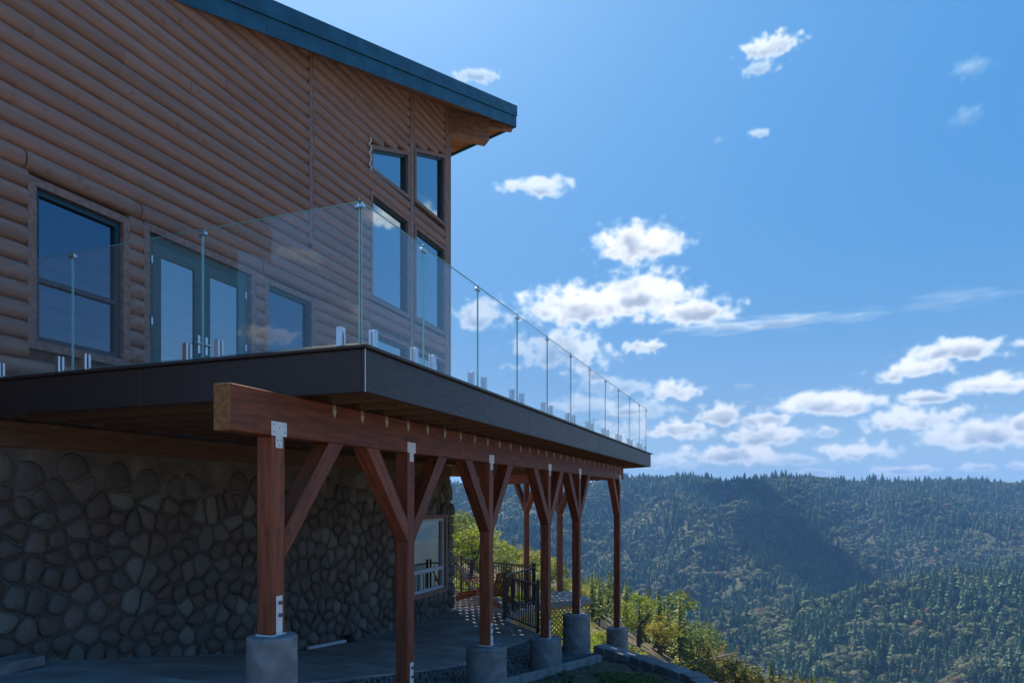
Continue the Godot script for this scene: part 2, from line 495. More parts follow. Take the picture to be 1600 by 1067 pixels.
func make_sky() -> ImageTexture:
	var w := 4096
	var small := Image.create(w / 8, w / 16, false, Image.FORMAT_RGBF)
	for j in small.get_height():
		var el := (0.5 - (j + 0.5) / small.get_height()) * PI
		for i in small.get_width():
			small.set_pixel(i, j, clear_sky(((i + 0.5) / small.get_width()) * TAU, el))
	small.resize(w, w / 2, Image.INTERPOLATE_CUBIC)
	small.convert(Image.FORMAT_RGB8)
	# the columns where the picture closes on itself
	for j in w / 2:
		for i in range(-10, 10):
			small.set_pixel(posmod(i, w), j, clear_sky((i + 0.5) / w * TAU, (0.5 - (j + 0.5) / (w / 2)) * PI))
	var list := CLOUDS.duplicate()
	var cr := RandomNumberGenerator.new()
	cr.seed = 77
	# the same kind of fair-weather clouds all the way round
	for k in 90:
		var az := cr.randf_range(24.0, 296.0)
		var el := 1.5 + pow(cr.randf(), 2.2) * 26.0
		var big := cr.randf_range(0.5, 1.25)
		list.append([az - 360.0 * float(az > 180.0), el, big * 3.6, big * 1.2, big * 1.0, cr.randf_range(0.5, 1.1)])
	var na := FastNoiseLite.new()
	na.seed = 5
	na.frequency = 0.62
	na.fractal_octaves = 7
	na.fractal_gain = 0.5
	var nb := FastNoiseLite.new()
	nb.seed = 9
	nb.frequency = 0.30
	nb.fractal_octaves = 3
	var deg := 360.0 / w
	for c in list:
		var thin: bool = c[5] < 0.58 and c[2] > 4.5 * c[3]
		for j in range(int((90.0 - c[1] - c[3] * 1.7) / deg), int((90.0 - c[1] + c[4] * 1.7) / deg)):
			var el: float = 90.0 - (j + 0.5) * deg
			var ce := cos(deg_to_rad(el))
			if el < -1.0:
				continue
			for i in range(int(floor((c[0] - c[2] * 1.5) / deg)), int((c[0] + c[2] * 1.5) / deg)):
				var az: float = (i + 0.5) * deg
				var dx: float = (az - c[0]) / c[2]
				var dy: float = (el - c[1])
				dy = dy / c[3] if dy > 0.0 else dy / c[4]
				var rr := sqrt(dx * dx + dy * dy * 1.1)
				if rr > 1.55:
					continue
				var squash := 1.0 if not thin else 3.0
				var fine := 1.9 if c[2] < 2.45 and c[1] > 12.0 else 1.0
				var n := na.get_noise_3d(az * ce * (fine if not thin else 0.45), el * 1.25 * squash * fine, c[0] * 3.1)
				var v := 1.12 - rr + n * (0.8 if c[5] < 0.98 else 0.58)
				var cover := smoothstep(-0.02, 0.55, v)
				if thin or c[5] < 0.45:
					cover = smoothstep(-0.05, 1.3, v)
				cover *= minf(c[5] * (1.02 if not thin else 1.35), 1.0)
				if cover < 0.004:
					continue
				# grey where the cloud is thick and looked at from below
				var m := nb.get_noise_2d(az * ce, el * 1.5)
				var grey := smoothstep(0.25, 0.9, v) * clampf(0.42 - dy * 0.95 + m * 0.9, 0.0, 1.0) * 0.9
				var col := Color(0.79, 0.80, 0.815).lerp(Color(0.50, 0.55, 0.625), grey)
				var ii := posmod(i, w)
				small.set_pixel(ii, j, small.get_pixel(ii, j).lerp(col, cover))
	return ImageTexture.create_from_image(small)

# ---------------------------------------------------------------- house
const WX := -7.0
const TIP := Vector2(-5.81, 15.69)
func roof_near(p: Vector2) -> float:
	return 9.09 + 0.357 * ((p.y - TIP.y) - (p.x - TIP.x))
func roof_far(p: Vector2) -> float:
	return 9.09 + 0.357 * ((p.x - TIP.x) - (p.y - TIP.y))
func wall_top(s: float) -> float:
	return roof_near(Vector2(WX, s))

func log_mesh(length: float, end_cut := 0.0) -> ArrayMesh:
	# a half-round log along x, its back at z = -0.08, its belly towards +z
	var st := begin(false)
	var n := maxi(2, int(length / 0.45))
	var prof := []
	for k in 9:
		var a := lerpf(-1.0, 1.0, k / 8.0)
		prof.append(Vector2(a * 0.0955, 0.062 * sqrt(maxf(0.0, 1.0 - a * a * 0.93)) - 0.02))
	prof.push_front(Vector2(-0.0955, -0.08))
	prof.push_back(Vector2(0.0955, -0.08))
	var rows := []
	var ph := rng.randf() * 50.0
	for i in n + 1:
		var x := lerpf(-0.5, 0.5, float(i) / n) * length
		var bulge := 1.0 + fine_noise.get_noise_2d(x * 3.0, ph) * 0.14
		var lift := fine_noise.get_noise_2d(x * 2.0, ph + 30.0) * 0.005
		var row := []
		for k in prof.size():
			var p: Vector2 = prof[k]
			var shift := lift if k > 1 and k < prof.size() - 2 else 0.0
			row.append(Vector3(x - (end_cut * (p.y + 0.02) if i == 0 else 0.0), p.x + shift, p.y * bulge + fine_noise.get_noise_3d(x * 6.0, p.x * 40.0, ph) * 0.003))
		rows.append(row)
	for i in n:
		for k in prof.size() - 1:
			quad(st, rows[i][k], rows[i + 1][k], rows[i + 1][k + 1], rows[i][k + 1], Vector3(0, prof[k].x + prof[k + 1].x, 0.3))
	st.set_smooth_group(-1)
	for e in [0, n]:
		for k in range(1, prof.size() - 1):
			tri(st, rows[e][0], rows[e][k], rows[e][k + 1], Vector3(-1 if e == 0 else 1, 0, 0))
	return done(st)

var openings := [[4.72, 5.88, 1.42, 3.30], [6.08, 7.97, 1.0, 3.30], [8.17, 9.36, 1.42, 3.30], [11.03, 12.53, 3.70, 5.83], [12.72, 14.2, 3.70, 5.83], [11.03, 12.53, 1.42, 3.24], [12.72, 14.2, 1.42, 3.24], [12.53, 12.72, 1.0, 9.5], [9.2, 9.31, 4.12, 9.5]]

func put_log(house: Node3D, a: float, b: float, h: float, proud := 0.0, dry := false) -> void:
	if b - a < 0.05:
		return
	# log axis runs along -Z (s); belly towards +X
	var xf := Transform3D(Basis(Vector3(0, 0, -1), Vector3.UP, Vector3(1, 0, 0)), P(WX + proud, h, (a + b) * 0.5))
	part(house, "wall_log", log_mesh(b - a), pick(M.log), xf)

func make_logs(house: Node3D) -> void:
	var h := 1.02
	var row := 0
	while h < 9.1:
		var y := h + 0.0955
		var spans := [[1.2, 14.2]]
		# the sloping top of the wall
		var s_top := (y - 0.16 - 9.09) / 0.357 + 14.5
		spans[0][0] = maxf(1.2, s_top)
		var cuts := []
		for o in openings:
			if y > o[2] and y < o[3]:
				cuts.append([o[0], o[1]])
		# windows with raked heads
		if y > 6.12 and y < 7.2:
			cuts.append([maxf(11.03, 11.03 + (y - 6.66) / 0.381), 12.53])
		if y > 6.20 and y < 7.9:
			cuts.append([maxf(12.72, 12.72 + (y - 7.40) / 0.361), 14.2])
		for c in cuts:
			var out := []
			for sp in spans:
				if c[1] <= sp[0] or c[0] >= sp[1]:
					out.append(sp)
					continue
				if c[0] > sp[0]:
					out.append([sp[0], c[0]])
				if c[1] < sp[1]:
					out.append([c[1], sp[1]])
			spans = out
		for sp in spans:
			var a: float = sp[0]
			var b: float = sp[1]
			var proud := 0.0
			if row == 12:
				# header logs over the lower windows start and stop beside each opening
				for e in [[1.2, 4.69], [4.70, 5.93], [5.935, 6.04], [6.045, 8.05], [8.055, 8.12], [8.125, 11.0], [11.0, 14.2]]:
					if e[1] > a and e[0] < b:
						put_log(house, maxf(a, e[0]), minf(b, e[1]), y, 0.016 if e[0] in [4.70, 6.045, 8.125] else 0.0)
				continue
			while b - a > 4.6:
				var cut := a + rng.randf_range(2.6, 4.2)
				if b - cut < 0.9:
					break
				put_log(house, a, cut - 0.003, y, rng.randf_range(-0.004, 0.004))
				a = cut
			put_log(house, a, b, y, rng.randf_range(-0.004, 0.004))
		h += 0.191
		row += 1

# a window in the wall plane; outline (s, h), near side first
func window(house: Node3D, outline: Array, frame_m: Material, pane_m: Material, trim := 0.085, frame_w := 0.055, bars := []) -> Node3D:
	var w := Node3D.new()
	w.name = "window"
	house.add_child(w, true)
	var poly := PackedVector2Array(outline)
	var grow := func(d: float) -> PackedVector2Array:
		return Geometry2D.offset_polygon(poly, d, Geometry2D.JOIN_MITER)[0]
	var outer: PackedVector2Array = grow.call(trim)
	var inner: PackedVector2Array = grow.call(-frame_w)
	part(w, "pane", wall_plate(grow.call(-frame_w + 0.008), WX - 0.060, WX - 0.070), pane_m)
	# frame and trim, one bar a side
	for ring in [[poly, inner, "frame", frame_m, WX - 0.016, WX - 0.075], [outer, poly, "trim", M.trim, WX + 0.036, WX - 0.075]]:
		var o: PackedVector2Array = ring[0]
		var i_: PackedVector2Array = ring[1]
		if ring[3] == null or trim <= 0.001 and ring[2] == "trim":
			continue
		for k in o.size():
			var j := (k + 1) % o.size()
			# match inner corners by nearness
			var ia := nearest(i_, o[k])
			var ib := nearest(i_, o[j])
			part(w, ring[2], wall_plate(PackedVector2Array([o[k], o[j], ib, ia]), ring[4], ring[5]), ring[3])
	for b in bars:
		part(w, "mullion", wall_plate(PackedVector2Array([Vector2(b[0], b[2]), Vector2(b[1], b[2]), Vector2(b[1], b[3]), Vector2(b[0], b[3])]), WX - 0.022, WX - 0.066), frame_m)
	return w

func nearest(poly: PackedVector2Array, p: Vector2) -> Vector2:
	var best := poly[0]
	for v in poly:
		if v.distance_squared_to(p) < best.distance_squared_to(p):
			best = v
	return best

func rect(s0: float, s1: float, h0: float, h1: float) -> Array:
	return [Vector2(s0, h0), Vector2(s1, h0), Vector2(s1, h1), Vector2(s0, h1)]

func make_stones(house: Node3D) -> void:
	var seeds := []
	var tries := 0
	var r2 := RandomNumberGenerator.new()
	r2.seed = 31
	while tries < 9000:
		tries += 1
		var p := Vector2(r2.randf_range(2.6, 14.52), r2.randf_range(-2.85, 0.42))
		if p.y > 0.13 + fine_noise.get_noise_2d(p.x * 9.0, 7.0) * 0.45:
			continue
		if p.y < patio_h(p.x) - 0.06:
			continue
		if p.x > 11.8 and p.x < 14.2 and p.y > -2.22 and p.y < -0.28:
			continue
		var gap := 0.165 + 0.17 * absf(fine_noise.get_noise_2d(p.x * 14.0 + 70.0, p.y * 14.0))
		var ok := true
		for q in seeds:
			var d: Vector2 = q - p
			if d.x * d.x * 1.25 + d.y * d.y < gap * gap:
				ok = false
				break
		if ok:
			seeds.append(p)
	var made := []
	for p in seeds:
		var cell := PackedVector2Array()
		for k in 10:
			var a := TAU * k / 10
			cell.append(p + Vector2(cos(a) * 0.20, sin(a) * 0.24))
		for q in seeds:
			if q == p or q.distance_squared_to(p) > 0.22:
				continue
			var mid: Vector2 = (p + q) * 0.5
			var n: Vector2 = (q - p).normalized()
			var t := n.orthogonal()
			var half := PackedVector2Array([mid + t, mid - t, mid - t - n * 2.0, mid + t - n * 2.0])
			var cut := Geometry2D.intersect_polygons(cell, half)
			if cut.size():
				cell = cut[0]
		var shrunk := Geometry2D.offset_polygon(cell, -r2.randf_range(0.006, 0.015), Geometry2D.JOIN_MITER)
		if shrunk.is_empty() or shrunk[0].size() < 3:
			continue
		var ring: PackedVector2Array = shrunk[0]
		for it in 2:
			var sm := PackedVector2Array()
			for k in ring.size():
				var a := ring[k]
				var b := ring[(k + 1) % ring.size()]
				sm.append(a.lerp(b, 0.25))
				sm.append(a.lerp(b, 0.75))
			ring = sm
			if ring.size() > 12:
				break
		var area := 0.0
		for k in ring.size():
			area += ring[k].cross(ring[(k + 1) % ring.size()])
		made.append([absf(area), p, ring])
	made.sort_custom(func(a, b): return a[0] > b[0])
	var rest := begin(false)
	var count := 0
	for e in made:
		var c: Vector2 = e[1]
		var ring: PackedVector2Array = e[2]
		var mid := Vector2.ZERO
		for v in ring:
			mid += v / ring.size()
		var single := count < 300
		var st: SurfaceTool = begin(false) if single else rest
		var deep := r2.randf_range(0.055, 0.095)
		var tilt := Vector2(r2.randf_range(-0.25, 0.25), r2.randf_range(-0.25, 0.25))
		var rings := []
		for lv in [[1.0, -0.03], [0.985, 0.45], [0.86, 0.80], [0.50, 0.98]]:
			var rr := []
			for v in ring:
				var o: Vector2 = (v - mid) * lv[0]
				var out: float = deep * lv[1] + (o.dot(tilt) * 0.5 if lv[1] > 0.0 else 0.0) + fine_noise.get_noise_2d(v.x * 60.0 * lv[0], v.y * 60.0) * 0.010
				rr.append(Vector3(WX - 0.01 + out, o.y, -o.x))
			rings.append(rr)
		var tip_ := Vector3(WX - 0.01 + deep, 0, 0)
		var base := Vector3.ZERO if single else P(0, mid.y, mid.x)
		for l in 3:
			for k in ring.size():
				var j := (k + 1) % ring.size()
				var o3: Vector3 = rings[l][k] - Vector3(WX - 0.02, 0, 0)
				quad(st, base + rings[l][k], base + rings[l][j], base + rings[l + 1][j], base + rings[l + 1][k], o3 + Vector3(0.02, 0, 0))
		for k in ring.size():
			tri(st, base + rings[3][k], base + rings[3][(k + 1) % ring.size()], base + tip_, Vector3.RIGHT)
		if single:
			part(house, "stone", done(st), pick(M.stone), Transform3D(Basis.IDENTITY, P(0, mid.y, mid.x)))
		count += 1
	print("stones ", made.size())
	if made.size() > 300:
		var o := part(house, "small_stones", done(rest), M.stone[2])
		o.set_meta("kind", "stuff")

func make_house() -> void:
	var house := thing("log_house", "brown log-sided house on a river-stone base with a teal-edged roof", "house", P(WX, -2.7, 9.0))
	# solid walls behind the siding
	var core := PackedVector2Array([Vector2(0.9, -3.0), Vector2(14.46, -3.0), Vector2(14.46, 9.09), Vector2(0.9, wall_top(0.9))])
	part(house, "wall_core", wall_plate(core, WX - 0.085, WX - 0.3), M.plaster)
	part(house, "wall_core", prism(PackedVector2Array([Vector2(-7.3, 14.26), Vector2(-7.3, 14.46), Vector2(-22, 14.46), Vector2(-22, 14.26)]), func(p): return minf(roof_far(p), roof_near(p)), func(_p): return -3.0), M.trim)
	part(house, "wall_core", prism(PackedVector2Array([Vector2(-7.3, 0.9), Vector2(-7.3, 1.1), Vector2(-22, 1.1), Vector2(-22, 0.9)]), func(p): return minf(roof_far(p), roof_near(p)), func(_p): return -3.0), M.trim)
	part(house, "wall_core", prism(PackedVector2Array([Vector2(-22, 1.1), Vector2(-22, 14.26), Vector2(-21.8, 14.26), Vector2(-21.8, 1.1)]), func(p): return minf(roof_far(p), roof_near(p)), func(_p): return -3.0), M.trim)
	part(house, "mortar_bed", wall_plate(PackedVector2Array([Vector2(1.0, -3.0), Vector2(14.5, -3.0), Vector2(14.5, 0.42), Vector2(1.0, 0.42)]), WX + 0.016, WX - 0.084), M.mortar)
	part(house, "concrete_band", wall_plate(PackedVector2Array([Vector2(1.0, 0.0), Vector2(14.48, 0.0), Vector2(14.48, 0.60), Vector2(1.0, 0.60)]), WX + 0.020, WX + 0.0155), M.plaster)
	slab(house, "ledger", WX + 0.022, WX + 0.055, 0.50, 0.76, 1.0, 14.48, M.joist)
	make_stones(house)
	make_logs(house)
	# vertical trim boards
	for v in [[9.205, 9.305, 4.12], [12.54, 12.71, 1.0], [14.2, 14.44, 1.0]]:
		var mid: float = (v[0] + v[1]) * 0.5
		bar(house, "trim_board", P(WX - 0.02, v[2], mid), P(WX - 0.02, wall_top(v[0]) + 0.05, mid), v[1] - v[0], 0.13, M.trim, 0.01, Vector3(0, 0, -1))
	bar(house, "corner_board", P(WX - 0.09, 1.0, 14.47), P(WX - 0.09, 9.0, 14.47), 0.05, 0.26, M.trim, 0.01, Vector3(0, 0, -1))
	# windows and doors
	window(house, rect(4.80, 5.80, 1.60, 3.17), M.frame, M.screen, 0.085, 0.06, [[4.84, 5.76, 2.22, 2.27]])
	window(house, rect(8.25, 9.28, 1.60, 3.185), M.frame, M.screen, 0.085, 0.045)
	window(house, [Vector2(11.12, 6.22), Vector2(12.46, 6.27), Vector2(12.46, 7.085), Vector2(11.12, 6.575)], M.frame, M.pane, 0.075, 0.045, [])
	window(house, [Vector2(12.83, 6.33), Vector2(14.15, 6.33), Vector2(14.15, 7.81), Vector2(12.83, 7.335)], M.frame, M.pane, 0.075, 0.045)
	window(house, rect(11.12, 12.46, 3.80, 5.71), M.frame, M.pane, 0.075, 0.05)
	window(house, rect(12.83, 14.15, 3.82, 5.70), M.frame, M.pane, 0.075, 0.05)
	window(house, rect(11.12, 12.46, 1.50, 3.11), M.frame, M.pane, 0.075, 0.05)
	window(house, rect(12.83, 14.15, 1.50, 3.11), M.frame, M.pane, 0.075, 0.05)
	# header boards between the upper windows
	# lower window: white frame in a brown surround
	var lw := window(house, rect(11.98, 14.06, -2.04, -0.46), M.white_frame, M.pane, 0.09, 0.06, [[12.02, 14.02, -1.62, -1.54], [12.96, 13.02, -2.0, -1.6]])
	lw.position.x += 0.085
	lw.set_meta("label", "white framed window with brown surround in the stone base")
	for k in 5:
		slab(lw, "curtain_fold", WX - 0.082, WX - 0.068, -1.50, -0.5, 12.1 + k * 0.12, 12.16 + k * 0.12, M.door, 0.004)
	# double door
	for d in [[6.24, 7.02, 6.96], [7.03, 7.81, 7.09]]:
		var leaf := part(house, "door", wall_plate(PackedVector2Array(rect(d[0], d[1], 1.12, 3.12)), WX - 0.045, WX - 0.08), M.door)
		for e in [[d[0], d[0] + 0.13, 1.12, 3.12], [d[1] - 0.13, d[1], 1.12, 3.12], [d[0] + 0.13, d[1] - 0.13, 2.97, 3.12], [d[0] + 0.13, d[1] - 0.13, 1.12, 1.38]]:
			part(leaf, "stile", wall_plate(PackedVector2Array(rect(e[0], e[1], e[2], e[3])), WX - 0.018, WX - 0.044), M.door)
		part(leaf, "pane", wall_plate(PackedVector2Array(rect(d[0] + 0.125, d[1] - 0.125, 1.375, 2.975)), WX - 0.034, WX - 0.043), M.pane)
		slab(leaf, "handle_plate", WX - 0.017, WX - 0.006, 1.90, 2.14, d[2] - 0.02, d[2] + 0.02, M.steel, 0.003)
		slab(leaf, "handle", WX - 0.005, WX + 0.03, 2.02, 2.04, d[2] - 0.06, d[2] + 0.06, M.steel, 0.006)
		var hs: float = d[0] - 0.012 if d[0] < 6.5 else d[1] + 0.012
		for hh in [1.35, 2.1, 2.85]:
			slab(leaf, "hinge", WX - 0.017, WX - 0.002, hh, hh + 0.10, hs - 0.012, hs + 0.012, M.steel, 0.004)
	for e in [[6.16, 6.235, 1.1, 3.21], [7.815, 7.89, 1.1, 3.21], [6.235, 7.815, 3.125, 3.21]]:
		part(house, "door_frame", wall_plate(PackedVector2Array(rect(e[0], e[1], e[2], e[3])), WX - 0.02, WX - 0.08), M.door)
	for e in [[6.08, 6.158, 1.1, 3.30], [7.892, 7.97, 1.1, 3.30], [6.158, 7.892, 3.212, 3.30]]:
		part(house, "door_trim", wall_plate(PackedVector2Array(rect(e[0], e[1], e[2], e[3])), WX + 0.036, WX - 0.08), M.trim)
	# a torn strip of sealant beside the small upper window
	var st := begin()
	var pts := []
	var rad := []
	for k in 12:
		pts.append(P(WX + 0.06 + 0.02 * sin(k * 1.9), 6.10 + k * 0.055, 10.985 + 0.02 * sin(k * 2.7)))
		rad.append(0.012 + 0.008 * absf(sin(k * 1.3)))
	add_tube(st, pts, rad, 5)
	part(house, "sealant_strip", done(st), M.plastic)
	# roof
	var rake := Vector2(-0.1242, -0.9923)
	var far_rake := Vector2(-0.9923, -0.1242)
	var e_near := TIP + rake * 16.5
	var e_far := TIP + far_rake * 16.5
	var ridge_end := TIP + Vector2(-0.7071, -0.7071) * 26.0
	var near_poly := PackedVector2Array([TIP, e_near, Vector2(-24.2, e_near.y), ridge_end])
	var far_poly := PackedVector2Array([TIP, ridge_end, Vector2(-24.4, e_far.y - 14.0), Vector2(-24.4, e_far.y - 0.3), e_far])
	var roof := Node3D.new()
	roof.name = "roof"
	house.add_child(roof, true)
	part(roof, "roof_deck", prism(near_poly, func(p): return roof_near(p) + 0.44, func(p): return roof_near(p) + 0.10), M.roof_top)
	part(roof, "roof_deck", prism(far_poly, func(p): return roof_far(p) + 0.437, func(p): return roof_far(p) + 0.10), M.roof_top)
	# soffit boards, laid parallel to the ridge on both slopes
	for side in 2:
		for k in 16:
			var rk: Vector2 = rake if side == 0 else far_rake
			var f: Callable = roof_near if side == 0 else roof_far
			var a: Vector2 = TIP + rk * (0.03 + k * 0.1405) * (1.0 if k < 16 else 4.0)
			var b: Vector2 = TIP + rk * (0.03 + (k + 1) * 0.1405 - 0.006)
			var in_ := Vector2(-0.7071, -0.7071)
			var len_ := 1.65
			if side == 1:
				len_ = 2.4
			var poly := PackedVector2Array([a, b, b + in_ * len_, a + in_ * len_])
			part(roof, "soffit_board", prism(poly, func(p): return f.call(p) + 0.085, func(p): return f.call(p) + 0.045 + 0.004 * (k % 3)), M.soffit[(k * 7 + side) % 4])
	part(roof, "soffit_panel", prism(PackedVector2Array([TIP + rake * 2.3, e_near, e_near + Vector2(-1.2, 0), TIP + rake * 2.3 + Vector2(-1.6, -1.6)]), func(p): return roof_near(p) + 0.085, func(p): return roof_near(p) + 0.04), M.trim)
	part(roof, "soffit_panel", prism(PackedVector2Array([TIP + far_rake * 2.3, TIP + far_rake * 2.3 + Vector2(-1.2, -1.2), e_far + Vector2(0, -1.4), e_far]), func(p): return roof_far(p) + 0.085, func(p): return roof_far(p) + 0.04), M.soffit[1])
	# rake boards: an upper edge flashing over a lower fascia, in lengths
	for side in 2:
		var rk: Vector2 = rake if side == 0 else far_rake
		var f: Callable = roof_near if side == 0 else roof_far
		var out := Vector2(-rk.y, rk.x) if side == 0 else Vector2(rk.y, -rk.x)
		for tier in [[0.0, 0.265, 0.030, "fascia", 3.9], [0.27, 0.53, 0.055, "edge_flashing", 3.05]]:
			var k := 0.0
			while k < 16.4:
				var k2: float = minf(k + tier[4], 16.5)
				var a: Vector2 = TIP + rk * (k - (0.03 if k == 0.0 else 0.0))
				var b: Vector2 = TIP + rk * (k2 - 0.006)
				var poly := PackedVector2Array([a, b, b + out * tier[2], a + out * tier[2]])
				part(roof, tier[3], prism(poly, func(p): return f.call(p) + tier[1], func(p): return f.call(p) + tier[0]), M.roof_metal)
				k = k2
	# ridge beam and the small outrigger under the tip
	bar(house, "ridge_beam", P(-7.1, 8.78, 14.4), P(-6.33, 8.78, 15.17), 0.54, 0.30, M.trim, 0.02)
	bar(house, "outrigger", P(-6.45, 9.02, 15.20), P(-5.86, 9.02, 15.62), 0.14, 0.12, M.trim, 0.01)

# ---------------------------------------------------------------- deck
const DX := -2.72
const D0 := 4.236
const DTOP := 1.107
const DIAG := Vector2(-0.7219, 0.6920)
const DIAG_IN := Vector2(-0.6920, -0.7219)
const CORNER := Vector2(-2.72, 17.0)

func make_deck() -> void:
	var deck := thing("raised_deck", "dark raised deck on a red timber beam along the log house", "deck", P(-4.9, 0.7, 10.0))
	var far_end := CORNER + DIAG * 11.0
	# boards: the long side, then the part round the house corner parallel to its own edge
	var w := 0.14
	var x := DX - 0.15
	while x > -6.9:
		slab(deck, "deck_board", x - w + 0.003, x, DTOP - 0.027, DTOP, D0 + 0.01, 14.6, pick(M.deck_board), 0.003)
		x -= w
	var inner := PackedVector2Array([Vector2(DX - 0.15, 14.61), CORNER + Vector2(-0.15, -0.04), far_end, far_end + DIAG_IN * 6.5, Vector2(-7.0, 14.61)])
	for k in 46:
		var o := CORNER + DIAG_IN * (0.15 + k * 0.158)
		var strip := PackedVector2Array([o - DIAG * 5.0, o + DIAG * 12.0, o + DIAG * 12.0 + DIAG_IN * 0.137, o - DIAG * 5.0 + DIAG_IN * 0.137])
		for piece in Geometry2D.intersect_polygons(strip, inner):
			part(deck, "deck_board", prism(piece, func(_p): return DTOP, func(_p): return DTOP - 0.027), pick(M.deck_board))
	# border board with a small overhang, in lengths
	var stops := [D0 - 0.028, 7.855, 11.519, 15.127, 17.0]
	for k in 4:
		var a: float = stops[k] + (0.0 if k == 0 else 0.003)
		slab(deck, "border_board", DX - 0.147, DX + 0.028, DTOP - 0.027, DTOP + 0.001, a, stops[k + 1], M.fascia[k % 3], 0.005)
		slab(deck, "fascia", DX - 0.03, DX, 0.765, DTOP - 0.029, maxf(a, D0 + 0.0), stops[k + 1], M.fascia[(k + 1) % 3], 0.004)
	slab(deck, "fascia", DX - 0.001, DX + 0.004, 0.765, DTOP - 0.03, D0 - 0.003, D0 + 0.002, M.galv, 0.001)
	for e in [[-7.0, -4.9], [-4.897, DX - 0.032]]:
		slab(deck, "fascia", e[0], e[1], 0.765, DTOP - 0.029, D0, D0 + 0.03, M.fascia[0], 0.004)
		slab(deck, "border_board", e[0], e[1] if e[1] < -3.0 else DX - 0.15, DTOP - 0.027, DTOP + 0.001, D0 - 0.028, D0 + 0.008, M.fascia[1], 0.005)
	var a3 := P(CORNER.x, 0.92, CORNER.y)
	var b3 := P(far_end.x, 0.92, far_end.y)
	bar(deck, "fascia", a3, b3, 0.31, 0.03, M.fascia[1], 0.004)
	bar(deck, "border_board", a3 + Vector3(0, 0.175, 0), b3 + Vector3(0, 0.175, 0), 0.028, 0.17, M.fascia[2], 0.004)
	# joists
	var s := 4.729
	while s < 16.9:
		slab(deck, "joist", -6.94, DX - 0.032, 0.770, DTOP - 0.029, s - 0.019, s + 0.019, M.joist, 0.003)
		# hurricane tie: a spear-shaped plate on the face of the beam
		if s < 16.3:
			part(deck, "joist_tie", tie_mesh(), M.tie, Transform3D(Basis.IDENTITY, P(-3.327, 0.762, s)))
		s += 0.4085
	for k in range(1, 24):
		var c := CORNER + DIAG * (k * 0.41)
		var d := c + DIAG_IN * 4.6
		bar(deck, "joist", P(c.x, 0.924, c.y) + P(DIAG_IN.x, 0, DIAG_IN.y) * 0.03, P(d.x, 0.924, d.y), 0.30, 0.038, M.joist, 0.003)
	# beams
	var beam := slab(deck, "beam", -3.33, -3.47, 0.448, 0.765, 3.575, 16.6, M.timber[1], 0.008)
	part(beam, "sawn_end", cbox(Vector3(0.134, 0.311, 0.012), 0.004), M.end_grain, Transform3D(Basis.IDENTITY, P(-3.40, 0.6065, 3.571)))
	var d0 := CORNER + DIAG_IN * 0.69 + DIAG * 0.25
	var d1 := d0 + DIAG * 9.5
	bar(deck, "beam", P(d0.x, 0.604, d0.y), P(d1.x, 0.604, d1.y), 0.30, 0.14, M.timber[2], 0.008)

func tie_mesh() -> ArrayMesh:
	if not mesh_cache.has("tie"):
		var st := begin()
		# pointed plate with a raised fold down its middle
		var l := Vector3(0, 0, 0.030)
		var pts := [Vector3(0, 0, 0.018), Vector3(0, -0.05, 0.027), Vector3(0, -0.115, 0.0), Vector3(0, -0.05, -0.027), Vector3(0, 0, -0.018)]
		var mid := Vector3(0.020, -0.05, 0)
		for k in pts.size():
			tri(st, pts[k], pts[(k + 1) % pts.size()], mid, Vector3.RIGHT)
		for k in pts.size() - 2:
			tri(st, pts[0], pts[k + 1], pts[k + 2], Vector3.LEFT)
		mesh_cache["tie"] = done(st)
	return mesh_cache["tie"]

